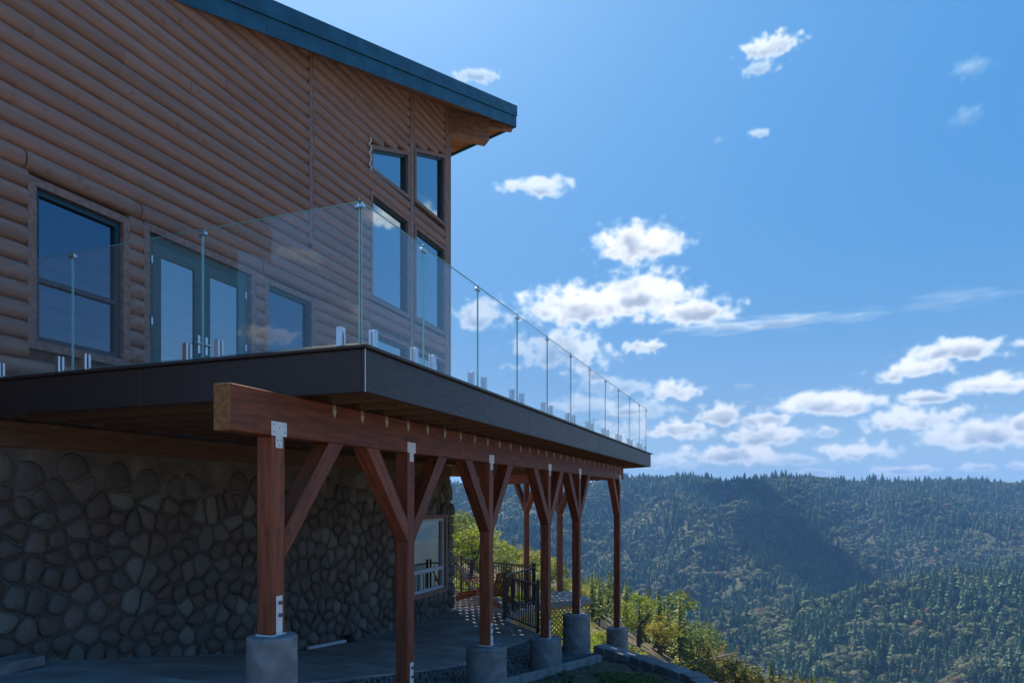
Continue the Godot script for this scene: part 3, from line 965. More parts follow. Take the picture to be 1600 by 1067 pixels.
# a post with its knee braces; face = the direction its outer face looks, run = along the beam
func make_post(at: Vector2, foot: float, beam_low: float, run: Vector2, face: Vector2, braces: Array, label: String, plates := true) -> void:
	var t := thing("timber_post", label, "post", P(at.x, foot, at.y), "posts under the raised deck")
	var r3 := P(run.x, 0, run.y)
	var f3 := P(face.x, 0, face.y)
	var c := P(at.x, 0, at.y)
	var m := pick(M.timber)
	bar(t, "shaft", c + Vector3(0, foot + 0.012, 0), c + Vector3(0, beam_low - 0.001, 0), 0.14, 0.14, m, 0.008, f3)
	for b in braces:
		var lo: Vector3 = c + r3 * (b * 0.066) + Vector3(0, beam_low - 0.78, 0)
		var hi: Vector3 = c + r3 * (b * 0.70) + Vector3(0, beam_low - 0.075, 0)
		# cut plumb against the post and level under the beam: a skewed prism
		var st := begin()
		var wd := 0.0695
		var low_in := [lo + Vector3(0, -0.11, 0), lo + Vector3(0, 0.10, 0)]
		var up_in := [Vector3(hi.x, 0, hi.z) + Vector3(0, beam_low - 0.002, 0) - r3 * b * 0.095, Vector3(hi.x, 0, hi.z) + Vector3(0, beam_low - 0.002, 0) + r3 * b * 0.11]
		var q := [low_in[0], low_in[1], up_in[0], up_in[1]]
		var xf := Transform3D(along(hi - lo, f3), (lo + hi) * 0.5)
		var inv := xf.affine_inverse()
		for k in 4:
			q[k] = inv * q[k]
		var o1: Vector3 = inv.basis * f3 * wd
		for sgn in [1.0, -1.0]:
			quad(st, q[0] + o1 * sgn, q[1] + o1 * sgn, q[2] + o1 * sgn, q[3] + o1 * sgn, inv.basis * f3 * sgn)
		quad(st, q[0] + o1, q[3] + o1, q[3] - o1, q[0] - o1, inv.basis * (r3 * b + Vector3.DOWN))
		quad(st, q[1] + o1, q[2] + o1, q[2] - o1, q[1] - o1, inv.basis * (-r3 * b + Vector3.UP))
		quad(st, q[0] + o1, q[1] + o1, q[1] - o1, q[0] - o1, inv.basis * (-r3 * b))
		quad(st, q[2] + o1, q[3] + o1, q[3] - o1, q[2] - o1, inv.basis * Vector3.UP)
		part(t, "brace", done(st), pick(M.timber), xf)
	if plates:
		# tee plate over the joint of post and beam
		var pl := begin()
		add_cbox(pl, Vector3(0.165, 0.105, 0.005), 0.002, Transform3D(along(r3), c + f3 * 0.0735 + Vector3(0, beam_low + 0.052, 0)))
		add_cbox(pl, Vector3(0.075, 0.085, 0.005), 0.002, Transform3D(along(r3), c + f3 * 0.0735 + Vector3(0, beam_low - 0.0435, 0)))
		var plate := part(t, "tee_plate", done(pl), M.galv)
		for n in [[-0.06, 0.03], [0.06, 0.03], [-0.06, 0.08], [0.06, 0.08], [0.0, 0.06], [-0.018, -0.03], [0.018, -0.03], [0.0, -0.065]]:
			part(plate, "nail", cbox(Vector3(0.009, 0.009, 0.006), 0.002), M.bolt, Transform3D(along(r3), c + f3 * 0.0755 + r3 * n[0] + Vector3(0, beam_low + n[1], 0)))
	# base strap with two bolts
	var strap := bar(t, "base_strap", c + f3 * 0.074 + Vector3(0, foot + 0.002, 0), c + f3 * 0.074 + Vector3(0, foot + 0.29, 0), 0.065, 0.006, M.galv, 0.002, r3)
	for hh in [0.15, 0.24]:
		bar(strap, "bolt", c + f3 * 0.076 + Vector3(0, foot + hh, 0), c + f3 * 0.098 + Vector3(0, foot + hh, 0), 0.026, 0.026, M.bolt, 0.006)
	slab(t, "base_plate", at.x - 0.075, at.x + 0.075, foot + 0.0005, foot + 0.0115, at.y - 0.075, at.y + 0.075, M.galv, 0.002)

func make_pier(at: Vector2, r: float, top_h: float, low: float, label: String) -> void:
	var hgt := top_h - low
	var mesh := lathe([Vector2(0.0, hgt), Vector2(r - 0.012, hgt), Vector2(r, hgt - 0.012), Vector2(r + 0.002, hgt * 0.5), Vector2(r, 0.0)], 40)
	top("concrete_pier", mesh, M.pier, label, "pier", Transform3D(Basis(Vector3.UP, rng.randf() * TAU), P(at.x, low, at.y)), "concrete piers under the deck posts")

func make_posts() -> void:
	var px := -3.40
	var data := [
		[4.05, -1.0, 0.178, [1.0], "stained timber post nearest the sawn beam end, with one knee brace"],
		[6.02, -1.93, 0.26, [-1.0, 1.0], "stained timber post with two knee braces, second from the sawn beam end"],
		[8.13, -1.90, 0.26, [-1.0, 1.0], "stained timber post with two knee braces, third from the sawn beam end"],
		[10.64, -2.29, 0.26, [-1.0, 1.0], "stained timber post beside the black railing, fourth from the sawn beam end"],
		[12.56, -2.21, 0.26, [-1.0, 1.0], "stained timber post on the tallest round pier, fifth from the sawn beam end"],
		[16.30, -3.13, 0.26, [-1.0], "stained timber corner post standing outside the block wall"]]
	var names := ["narrow round concrete pier under the post at the beam's sawn end", "round concrete pier under the second post from the sawn beam end", "wide round concrete pier in the gravel under the third post", "round concrete pier in gravel beside the black railing", "tall round concrete pier at the end of the concrete edging", "round concrete pier outside the curved block wall"]
	for k in data.size():
		var d: Array = data[k]
		make_post(Vector2(px, d[0]), d[1], 0.448, Vector2(0, 1), Vector2(1, 0), d[3], d[4])
		make_pier(Vector2(px + (0.0 if k else 0.01), d[0]), d[2], d[1], terrain(px, d[0]) - 0.35, names[k])
	var far := [[3.30, "stained timber post on the patio's outer corner with a white metal shoe"], [5.41, "stained timber post behind the black railing with two knee braces", "round concrete pier behind the black railing"], [8.3, "stained timber post of the far deck side beside the house corner", "round concrete pier on the slope behind the house corner"]]
	for f in far:
		var at: Vector2 = CORNER + DIAG_IN * 0.69 + DIAG * f[0]
		var foot := patio_h(at.y) if f[0] < 4.0 else -3.3
		make_post(at, foot, 0.454, DIAG, -DIAG_IN, [-1.0, 1.0], f[1], false)
		if f[0] > 4.0:
			make_pier(at, 0.26, foot, terrain(at.x, at.y) - 0.3, f[2])

# ---------------------------------------------------------------- glass railing
func spigot_mesh() -> ArrayMesh:
	if not mesh_cache.has("spigot"):
		var st := begin()
		for sgn in [-1.0, 1.0]:
			add_cbox(st, Vector3(0.052, 0.150, 0.020), 0.008, Transform3D(Basis.IDENTITY, Vector3(0, 0.088, sgn * 0.0185)))
		add_cbox(st, Vector3(0.052, 0.030, 0.058), 0.004, Transform3D(Basis.IDENTITY, Vector3(0, 0.019, 0)))
		add_cbox(st, Vector3(0.095, 0.008, 0.095), 0.002, Transform3D(Basis.IDENTITY, Vector3(0, 0.004, 0)))
		mesh_cache["spigot"] = done(st)
	return mesh_cache["spigot"]

func glass_run(points: Array, dir: Vector2, label: String, first := 0) -> void:
	# points: plan points of the joints along one straight side
	var r3 := P(dir.x, 0, dir.y)
	var lo := DTOP + 0.035
	var hi := 2.185
	for k in points.size() - 1:
		var a: Vector2 = points[k] + dir * 0.006
		var b: Vector2 = points[k + 1] - dir * 0.006
		var l := a.distance_to(b)
		var mid := (a + b) * 0.5
		var t := thing("glass_panel", label, "glass panel", P(mid.x, DTOP + 0.002, mid.y), "frameless glass railing panels")
		var basis_ := along(r3)
		part(t, "pane", cbox(Vector3(l - 0.008, hi - lo - 0.008, 0.012), 0.0005), M.glass, Transform3D(basis_, P(mid.x, (lo + hi) * 0.5, mid.y)))
		for e in [[a, 0.0], [b, 0.0]]:
			part(t, "edge", cbox(Vector3(0.003, hi - lo, 0.012), 0.0005), M.glass_edge, Transform3D(basis_, P(e[0].x, (lo + hi) * 0.5, e[0].y)))
		for hh in [lo, hi]:
			part(t, "edge", cbox(Vector3(l - 0.006, 0.003, 0.012), 0.0005), M.glass_edge, Transform3D(basis_, P(mid.x, hh, mid.y)))
		for sp in [a + dir * 0.16, b - dir * 0.16]:
			part(t, "spigot", spigot_mesh(), M.steel, Transform3D(basis_, P(sp.x, DTOP + 0.002, sp.y)))
		var clamp_at: Vector2 = points[k + 1]
		part(t, "clamp", cbox(Vector3(0.075, 0.030, 0.034), 0.004), M.steel, Transform3D(basis_, P(clamp_at.x, hi - 0.035, clamp_at.y)))
		part(t, "clamp_pin", cbox(Vector3(0.012, 0.060, 0.012), 0.002), M.bolt, Transform3D(basis_, P(clamp_at.x, hi - 0.012, clamp_at.y)))

func make_railing() -> void:
	var gx := DX - 0.085
	var gs := D0 + 0.085
	var left := []
	for x in [-6.93, -5.805, -4.312, gx - 0.014]:
		left.append(Vector2(x, gs))
	glass_run(left, Vector2(1, 0), "clear glass railing panel in front of the log wall's lower windows")
	var right := [Vector2(gx, gs - 0.005)]
	for k in 10:
		right.append(Vector2(gx, 5.287 + k * 1.1855))
	right.append(Vector2(gx, 16.93))
	glass_run(right, Vector2(0, 1), "clear glass railing panel along the long outer deck edge")
	var diag := []
	for k in 9:
		diag.append(CORNER + DIAG_IN * 0.085 + DIAG * (0.07 + k * 1.19))
	glass_run(diag, DIAG, "clear glass railing panel on the far slanting deck edge")

# ---------------------------------------------------------------- patio
func make_patio() -> void:
	var outline := PackedVector2Array([Vector2(-6.98, 1.0), Vector2(-4.2, 1.0), Vector2(-4.2, 12.7), Vector2(-5.43, 13.9), Vector2(-5.49, 16.3), Vector2(-4.35, 17.7), Vector2(-5.35, 19.15), Vector2(-6.25, 18.35), Vector2(-5.72, 16.46), Vector2(-8.2, 17.85), Vector2(-10.6, 19.0), Vector2(-16.0, 19.0), Vector2(-16.0, 14.52), Vector2(-6.98, 14.52)])
	var patio := Node3D.new()
	patio.name = "patio"
	add_child(patio)
	tag(patio, "grey concrete patio under the deck along the stone wall", "patio", "", "structure")
	var ss := [1.0, 2.6, 4.8, 6.4, 8.0, 9.1, 10.6, 12.0, 14.5, 16.4, 18.6, 21.0, 25.0]
	var xs := [-4.0, -5.6, -7.0, -9.5, -12.5, -16.1]
	for i in ss.size() - 1:
		for j in xs.size() - 1:
			var cell := PackedVector2Array(rect2(xs[j + 1] + 0.005, xs[j] - 0.005, ss[i] + 0.003, ss[i + 1] - 0.003))
			for piece in Geometry2D.intersect_polygons(cell, outline):
				part(patio, "slab", prism(piece, func(p): return patio_h(p.y), func(p): return patio_h(p.y) - 0.13), pick(M.slab))
	# lattice skirt under the open edges
	var runs := [[Vector2(-5.50, 13.95), Vector2(-5.56, 16.28)], [Vector2(-5.52, 16.36), Vector2(-4.42, 17.70)]]
	var kk := 0
	for r in runs:
		var t := thing("lattice_skirt", ["orange wooden lattice under the patio edge behind the railing", "orange wooden lattice under the patio's outer corner"][kk], "lattice", P(r[0].x, -3.6, r[0].y), "lattice skirts under the patio")
		kk += 1
		var a: Vector2 = r[0]
		var b: Vector2 = r[1]
		var dir := (b - a).normalized()
		var l := a.distance_to(b)
		var out := Vector2(dir.y, -dir.x)
		var d := -1.0
		while d < l + 1.0:
			for sgn in [1.0, -1.0]:
				# a lath at 45 degrees between the top and bottom of the skirt
				var t0 := 0.0
				var t1 := 0.95
				var d0: float = d if sgn > 0 else d + 0.95
				var lo := 0.0
				var hi := 0.95
				# clip to the ends of the run
				if sgn > 0:
					lo = maxf(lo, -d0)
					hi = minf(hi, l - d0)
				else:
					lo = maxf(lo, d0 - l)
					hi = minf(hi, d0)
				if hi - lo < 0.05:
					continue
				var p0: Vector2 = a + dir * (d0 + sgn * lo) + out * (0.006 if sgn > 0 else -0.004)
				var p1: Vector2 = a + dir * (d0 + sgn * hi) + out * (0.006 if sgn > 0 else -0.004)
				bar(t, "lath", P(p0.x, -3.75 + lo, p0.y), P(p1.x, -3.75 + hi, p1.y), 0.036, 0.008, M.lattice, 0.002)
			d += 0.125
		bar(t, "rail", P(a.x, -2.84, a.y), P(b.x, -2.84, b.y), 0.07, 0.03, M.lattice, 0.003)

func rect2(x0: float, x1: float, s0: float, s1: float) -> Array:
	return [Vector2(x0, s0), Vector2(x1, s0), Vector2(x1, s1), Vector2(x0, s1)]

func fence(pts: Array, label: String) -> void:
	var t := thing("metal_railing", label, "railing", P(pts[0].x, patio_h(pts[0].y), pts[0].y), "black railings on the patio")
	for k in pts.size() - 1:
		var a: Vector2 = pts[k]
		var b: Vector2 = pts[k + 1]
		var l := a.distance_to(b)
		var dir := (b - a) / l
		var ya := patio_h(a.y)
		var yb := patio_h(b.y)
		bar(t, "top_rail", P(a.x, ya + 0.94, a.y), P(b.x, yb + 0.94, b.y), 0.035, 0.045, M.black, 0.006)
		bar(t, "bottom_rail", P(a.x, ya + 0.09, a.y), P(b.x, yb + 0.09, b.y), 0.03, 0.03, M.black, 0.004)
		var n := int(l / 0.105)
		for i in range(1, n):
			var p := a.lerp(b, float(i) / n)
			var y := patio_h(p.y)
			part(t, "picket", cbox(Vector3(0.017, 0.82, 0.017), 0.002), M.black, Transform3D(along(P(dir.x, 0, dir.y)), P(p.x, y + 0.515, p.y)))
		for e in [a, b] if k == 0 else [b]:
			part(t, "post", cbox(Vector3(0.05, 1.02, 0.05), 0.004), M.black, Transform3D(along(P(dir.x, 0, dir.y)), P(e.x, patio_h(e.y) + 0.51, e.y)))
			part(t, "post_cap", cbox(Vector3(0.062, 0.02, 0.062), 0.006), M.black, Transform3D(along(P(dir.x, 0, dir.y)), P(e.x, patio_h(e.y) + 1.03, e.y)))

# Adirondack chair; local +x is the way it faces, built at its own origin then turned
func make_chair(at: Vector3, turn: float, label: String) -> void:
	var t := thing("adirondack_chair", label, "chair", at, "wooden patio chairs")
	t.rotation.y = turn
	var bx := func(called: String, a: Vector3, b: Vector3, h: float, w: float, m: Material):
		var xf := Transform3D(along(b - a), (a + b) * 0.5)
		var o := MeshInstance3D.new()
		o.name = called
		o.mesh = cbox(Vector3(a.distance_to(b), h, w), 0.004)
		o.material_override = m
		t.add_child(o, true)
		o.transform = xf
	for z in [-0.27, 0.27]:
		bx.call("side_rail", Vector3(0.42, 0.32, z), Vector3(-0.52, 0.06, z), 0.13, 0.025, M.cedar[0])
		bx.call("front_leg", Vector3(0.36, 0.0, z * 1.12), Vector3(0.36, 0.52, z * 1.12), 0.10, 0.025, M.cedar[1])
		bx.call("armrest", Vector3(0.46, 0.545, z * 1.2), Vector3(-0.34, 0.545, z * 1.2), 0.024, 0.13, M.cedar[2])
		bx.call("arm_support", Vector3(-0.30, 0.10, z * 1.12), Vector3(-0.30, 0.53, z * 1.12), 0.06, 0.025, M.cedar[0])
	for k in 7:
		var f := k / 6.0
		var c := Vector3(lerpf(0.43, -0.10, f), lerpf(0.405, 0.255, f), 0)
		bx.call("seat_slat", c + Vector3(0, 0, -0.28), c + Vector3(0, 0, 0.28), 0.02, 0.074, M.cedar[k % 3])
	for k in 5:
		var z := (k - 2) * 0.105
		var hgt := 0.78 - absf(k - 2) * 0.05
		bx.call("back_slat", Vector3(-0.14, 0.24, z), Vector3(-0.14 - hgt * 0.45, 0.24 + hgt * 0.88, z * 1.1), 0.02, 0.09, M.cedar[(k + 1) % 3])
	bx.call("back_brace", Vector3(-0.36, 0.60, -0.3), Vector3(-0.36, 0.60, 0.3), 0.05, 0.024, M.cedar[0])

func make_patio_things() -> void:
	fence([Vector2(-10.6, 18.9), Vector2(-8.2, 17.75), Vector2(-5.53, 16.27)], "black metal railing along the far patio side behind the wooden chair")
	fence([Vector2(-5.47, 16.2), Vector2(-5.41, 13.95)], "black metal railing between the patio and the lattice drop")
	fence([Vector2(-5.38, 13.9), Vector2(-4.22, 12.70)], "black metal railing running from the patio corner to the fourth post")
	make_chair(P(-7.18, patio_h(16.5), 16.5), 0.30, "reddish wooden slatted lounge chair near the house corner")
	make_chair(P(-6.35, patio_h(15.9), 15.75), 2.6, "reddish wooden lounge chair mostly hidden behind the third post")
	# bits at the foot of the wall
	var strip := thing("drain_strip", "pale narrow drain strip lying at the foot of the stone wall", "strip", P(-6.8, patio_h(9.3), 9.3))
	bar(strip, "strip", P(-6.82, patio_h(8.98) + 0.035, 8.98), P(-6.82, patio_h(10.0) + 0.035, 10.0), 0.05, 0.07, M.plastic, 0.008)
	part(strip, "outlet", lathe([Vector2(0, 0.12), Vector2(0.07, 0.12), Vector2(0.085, 0.09), Vector2(0.085, 0.0)], 14), M.black, Transform3D(Basis.IDENTITY, P(-6.80, patio_h(10.12), 10.12)))
	var st := begin()
	add_cbox(st, Vector3(0.34, 0.10, 0.85), 0.012)
	top("concrete_step", done(st), M.concrete, "low concrete step at the near end of the stone wall", "step", Transform3D(Basis(Vector3.UP, 0.05), P(-6.74, patio_h(4.2) + 0.04, 4.2)))

# ---------------------------------------------------------------- yard
func bed_h(p: Vector2) -> float:
	return lerpf(patio_h(p.y) - 0.04, terrain(p.x, p.y) + 0.03, smoothstep(-4.2, -3.5, p.x))

func make_yard() -> void:
	# gravel bed
	var bed := PackedVector2Array([Vector2(-4.19, 5.5), Vector2(-3.62, 8.9), Vector2(-3.47, 9.55), Vector2(-2.86, 11.95), Vector2(-3.0, 12.75), Vector2(-4.19, 12.7)])
	var g := top("gravel_bed", bed_mesh(bed), M.gravel_bed, "", "")
	tag(g, "dark gravel strip between patio and concrete edging", "gravel", "", "structure")
	var r := RandomNumberGenerator.new()
	r.seed = 8
	var st := begin(false)
	var pb := SphereMesh.new()
	pb.radius = 0.5
	pb.height = 0.75
	pb.radial_segments = 6
	pb.rings = 3
	var mm := MultiMesh.new()
	mm.transform_format = MultiMesh.TRANSFORM_3D
	mm.use_colors = true
	mm.mesh = pb
	var spots := []
	while spots.size() < 9000:
		var p := Vector2(r.randf_range(-4.2, -2.8), r.randf_range(5.6, 12.75))
		var inside := Geometry2D.is_point_in_polygon(p, bed)
		# a few strays beyond the edging
		if not inside and not (p.x > -3.5 and p.y > 9.3 and r.randf() < 0.10):
			continue
		spots.append([p, inside])
	mm.instance_count = spots.size()
	for k in spots.size():
		var p: Vector2 = spots[k][0]
		var sz := r.randf_range(0.014, 0.042)
		var b := Basis(Vector3(r.randf_range(-1, 1), r.randf_range(-1, 1), r.randf_range(-1, 1)).normalized(), r.randf() * TAU).scaled(Vector3(sz, sz * 0.75, sz))
		mm.set_instance_transform(k, Transform3D(b, P(p.x, (bed_h(p) + 0.004 if spots[k][1] else terrain(p.x, p.y) + 0.012) + r.randf() * 0.012, p.y)))
		var v := r.randf_range(0.06, 0.24)
		mm.set_instance_color(k, Color(v, v * 0.98, v * 0.97))
	var gm := MultiMeshInstance3D.new()
	gm.name = "gravel"
	gm.multimesh = mm
	var pm := mat(Color.WHITE, 0.9)
	pm.vertex_color_use_as_albedo = true
	gm.material_override = pm
	add_child(gm)
	tag(gm, "loose dark gravel round the concrete piers", "gravel", "", "stuff")
	# concrete edging, in lengths
	var line := [Vector2(-3.95, 7.6), Vector2(-3.47, 9.55), Vector2(-3.2, 10.6), Vector2(-2.82, 11.98)]
	var edge := thing("concrete_edging", "narrow pale concrete edging beside the gravel", "edging", P(-3.3, -2.9, 10.4))
	for k in 3:
		var a: Vector2 = line[k]
		var b: Vector2 = line[k + 1]
		bar(edge, "length", P(a.x, terrain(a.x, a.y) + 0.045, a.y), P(b.x, terrain(b.x, b.y) + 0.045, b.y), 0.16, 0.085, M.concrete, 0.012)
	# curved wall of blocks
	var curve := Curve2D.new()
	curve.add_point(Vector2(-3.10, 13.02))
	curve.add_point(Vector2(-2.30, 12.28), Vector2(-0.35, 0.25), Vector2(0.35, -0.28))
	curve.add_point(Vector2(-1.45, 11.38), Vector2(-0.35, 0.35), Vector2(0.3, -0.32))
	curve.add_point(Vector2(-0.20, 9.4), Vector2(-0.5, 0.75), Vector2(0.3, -0.5))
	var wall := thing("block_wall", "low curved retaining wall of grey concrete blocks", "wall", P(-2.0, -2.9, 12.0))
	var len_ := curve.get_baked_length()
	var d := 0.0
	while d < len_ - 0.4:
		var a := curve.sample_baked(d)
		var b := curve.sample_baked(d + 0.40)
		var dir := (b - a).normalized()
		var mid := (a + b) * 0.5
		var bs := begin()
		# trapezoid block, wider on its outer face, roughly split sides
		var n := Vector2(-dir.y, dir.x)
		if n.dot(Vector2(1, 1)) < 0:
			n = -n
		var hw := 0.180
		var poly := PackedVector2Array([dir * -hw * 0.84 + n * -0.15, dir * hw * 0.84 + n * -0.15, dir * hw + n * 0.05, dir * hw * 0.92 + n * 0.16, dir * -hw * 0.92 + n * 0.16, dir * -hw + n * 0.05])
		var y := terrain(mid.x, mid.y) + r.randf_range(0.10, 0.14)
		if beyond(mid.x, mid.y) > -0.3:
			y = table(mid.y, YARD) + r.randf_range(0.11, 0.15)
		for lv in [[0.0, -0.13], [-0.135, -0.27], [-0.275, -0.42]]:
			var off := r.randf_range(-0.03, 0.03)
			part(wall, "block", block_mesh(poly, lv[0] - lv[1]), pick(M.block), Transform3D(Basis(Vector3.UP, r.randf_range(-0.07, 0.07)), P(mid.x + n.x * off, y + lv[1], mid.y + n.y * off)))
		d += 0.402
	make_grass(r)

# a finely divided sheet following bed_h, with a skirt
func bed_mesh(bed: PackedVector2Array) -> ArrayMesh:
	var st := begin(false)
	for i in 30:
		for j in 10:
			var cell := PackedVector2Array(rect2(-4.2 + j * 0.14, -4.2 + (j + 1) * 0.14, 5.4 + i * 0.25, 5.4 + (i + 1) * 0.25))
			for piece in Geometry2D.intersect_polygons(cell, bed):
				var idx := Geometry2D.triangulate_polygon(piece)
				for k in range(0, idx.size(), 3):
					var q := []
					for n in 3:
						var v: Vector2 = piece[idx[k + n]]
						q.append(P(v.x, bed_h(v), v.y))
					tri(st, q[0], q[1], q[2], Vector3.UP)
	return done(st)

func block_mesh(poly: PackedVector2Array, hgt: float) -> ArrayMesh:
	var st := begin()
	var idx := Geometry2D.triangulate_polygon(poly)
	var inset: PackedVector2Array = PackedVector2Array()
	for p in poly:
		inset.append(p * 0.93)
	for k in range(0, idx.size(), 3):
		tri(st, P(inset[idx[k]].x, hgt, inset[idx[k]].y), P(inset[idx[k + 1]].x, hgt, inset[idx[k + 1]].y), P(inset[idx[k + 2]].x, hgt, inset[idx[k + 2]].y), Vector3.UP)
	for k in poly.size():
		var j := (k + 1) % poly.size()
		var o := P(poly[k].x + poly[j].x, 0, poly[k].y + poly[j].y)
		quad(st, P(poly[k].x, 0, poly[k].y), P(poly[j].x, 0, poly[j].y), P(poly[j].x, hgt - 0.012, poly[j].y), P(poly[k].x, hgt - 0.012, poly[k].y), o)
		quad(st, P(poly[k].x, hgt - 0.012, poly[k].y), P(poly[j].x, hgt - 0.012, poly[j].y), P(inset[j].x, hgt, inset[j].y), P(inset[k].x, hgt, inset[k].y), o + Vector3.UP)
	return done(st)

func make_grass(r: RandomNumberGenerator) -> void:
	var st := SurfaceTool.new()
	st.begin(Mesh.PRIMITIVE_TRIANGLES)
	st.set_smooth_group(-1)
	for k in 9:
		var a := r.randf() * TAU
		var lean := r.randf_range(0.2, 0.9)
		var d := Vector3(cos(a), 0, sin(a))
		var side := Vector3(-sin(a), 0, cos(a)) * 0.09
		var tip := d * lean + Vector3(0, r.randf_range(0.55, 1.0), 0)
		var mid := d * lean * 0.35 + Vector3(0, tip.y * 0.6, 0)
		tri(st, side, -side, mid + side * 0.7, d + Vector3.UP)
		tri(st, -side, mid - side * 0.7, mid + side * 0.7, d + Vector3.UP)
		tri(st, mid + side * 0.7, mid - side * 0.7, tip, d + Vector3.UP)
	st.generate_normals()
	var mm := MultiMesh.new()
	mm.transform_format = MultiMesh.TRANSFORM_3D
	mm.use_colors = true
	mm.mesh = st.commit()
	var list := []
	while list.size() < 10000:
		var p := Vector2(r.randf_range(-3.6, 0.6), r.randf_range(6.5, 12.6))
		if beyond(p.x, p.y) > -0.42:
			continue
		# keep off the gravel side of the edging
		var side: float = table(p.y, [[7.6, -3.88], [9.55, -3.4], [10.6, -3.12], [11.98, -2.74], [12.6, -2.6]])
		if p.x < side:
			continue
		var n := fine_noise.get_noise_2d(p.x * 3.0 + 40.0, p.y * 3.0)
		if n + clampf((p.x - side) * 0.45 - 0.42, -0.5, 0.32) < r.randf_range(-0.22, 0.10):
			continue
		list.append(p)
	mm.instance_count = list.size()
	for k in list.size():
		var p: Vector2 = list[k]
		var sz := r.randf_range(0.035, 0.085)
		mm.set_instance_transform(k, Transform3D(Basis(Vector3.UP, r.randf() * TAU).scaled(Vector3(sz * 1.2, sz, sz * 1.2)), P(p.x, terrain(p.x, p.y) - 0.005, p.y)))
		var f := r.randf()
		mm.set_instance_color(k, Color(0.085, 0.14, 0.03).lerp(Color(0.24, 0.20, 0.08), f * f))
	var g := MultiMeshInstance3D.new()
	g.name = "grass"
	g.multimesh = mm
	g.material_override = M.leaf
	add_child(g)
	tag(g, "thin green grass and weeds inside the block wall", "grass", "", "stuff")

# ---------------------------------------------------------------- vegetation
func rand_in_ball(r: RandomNumberGenerator) -> Vector3:
	while true:
		var v := Vector3(r.randf_range(-1, 1), r.randf_range(-1, 1), r.randf_range(-1, 1))
		if v.length_squared() < 1.0:
			return v
	return Vector3.ZERO

func leaf_quad(st: SurfaceTool, c: Vector3, size: float, r: RandomNumberGenerator, col: Color) -> void:
	var d := rand_in_ball(r).normalized()
	var u := d.cross(rand_in_ball(r)).normalized() * size
	var v := d.cross(u).normalized() * size * 0.6
	st.set_color(col)
	st.add_vertex(c - u); st.add_vertex(c + v); st.add_vertex(c + u)
	st.add_vertex(c - u); st.add_vertex(c + u); st.add_vertex(c - v)

# crown of unit height standing on y = 0
func broad_crown(sd: int, tone: Color, clumps: int) -> ArrayMesh:
	var r := RandomNumberGenerator.new()
	r.seed = sd
	var st := SurfaceTool.new()
	st.begin(Mesh.PRIMITIVE_TRIANGLES)
	st.set_smooth_group(-1)
	var lobes := []
	for k in 9:
		var a := r.randf() * TAU
		var y := r.randf_range(0.38, 0.84)
		var out := r.randf_range(0.08, 0.30) * (1.15 - absf(y - 0.55))
		lobes.append([Vector3(cos(a) * out, y, sin(a) * out), r.randf_range(0.12, 0.20)])
	for k in clumps:
		var l: Array = lobes[r.randi() % lobes.size()]
		var d := rand_in_ball(r).normalized()
		var c: Vector3 = l[0] + d * l[1] * r.randf_range(0.6, 1.08) * Vector3(1, 0.8, 1)
		var shade := r.randf_range(0.7, 1.3)
		var warm := r.randf_range(-0.1, 0.25)
		var col := Color(tone.r * shade * (1.0 + warm), tone.g * shade, tone.b * shade * (1.0 - warm))
		for i in 13:
			leaf_quad(st, c + rand_in_ball(r) * 0.055, r.randf_range(0.012, 0.022), r, col)
	st.generate_normals()
	return st.commit()

func broad_trunk(sd: int) -> ArrayMesh:
	var r := RandomNumberGenerator.new()
	r.seed = sd
	var st := begin(false)
	add_tube(st, [Vector3(0, -0.05, 0), Vector3(0.01, 0.15, 0.005), Vector3(-0.01, 0.35, 0.01), Vector3(0, 0.6, 0)], [0.032, 0.026, 0.020, 0.008], 7)
	for k in 7:
		var a := r.randf() * TAU
		var y := r.randf_range(0.2, 0.45)
		var d := Vector3(cos(a), 0, sin(a))
		add_tube(st, [Vector3(0, y, 0), d * 0.12 + Vector3(0, y + 0.12, 0), d * 0.25 + Vector3(0, y + 0.3, 0)], [0.013, 0.009, 0.003], 5)
	return done(st)

func conifer_crown(sd: int, tone: Color, levels: int, width: float, open: float) -> ArrayMesh:
	var r := RandomNumberGenerator.new()
	r.seed = sd
	var st := SurfaceTool.new()
	st.begin(Mesh.PRIMITIVE_TRIANGLES)
	st.set_smooth_group(-1)
	for k in levels:
		var f := float(k) / levels
		var y := lerpf(0.10 + open * 0.12, 0.99, f)
		var reach := width * pow(1.0 - f, 0.85) * r.randf_range(0.75, 1.15) + 0.006
		var n := 5 + int(5 * (1.0 - f))
		for i in n:
			if r.randf() < open * 0.35:
				continue
			var a := TAU * i / n + r.randf() * 0.9 + k
			var d := Vector3(cos(a), 0, sin(a))
			var rr := reach * r.randf_range(0.7, 1.15)
			var shade := r.randf_range(0.65, 1.35)
			var col := Color(tone.r * shade, tone.g * shade, tone.b * shade)
			var steps := 5
			for j in steps:
				var g := (j + 0.6) / steps
				var c := d * rr * g + Vector3(0, y - rr * 0.28 * g * g + r.randf_range(-0.004, 0.004), 0)
				var wd := rr * 0.34 * (1.15 - g) + 0.006
				for q in 3:
					var side := Vector3(-d.z, 0, d.x) * r.randf_range(-1.0, 1.0) * wd
					var tip := c + d * rr * 0.28 + side + Vector3(0, r.randf_range(-0.018, 0.008), 0)
					var across := Vector3(-d.z, r.randf_range(-0.6, 0.6), d.x) * (0.007 + rr * 0.05)
					st.set_color(col)
					st.add_vertex(c - across + side * 0.2); st.add_vertex(tip); st.add_vertex(c + across + side * 0.2)
	st.generate_normals()
	return st.commit()

func conifer_trunk() -> ArrayMesh:
	var st := begin(false)
	add_tube(st, [Vector3(0, -0.04, 0), Vector3(0, 0.3, 0), Vector3(0, 0.97, 0)], [0.017, 0.012, 0.002], 7)
	return done(st)

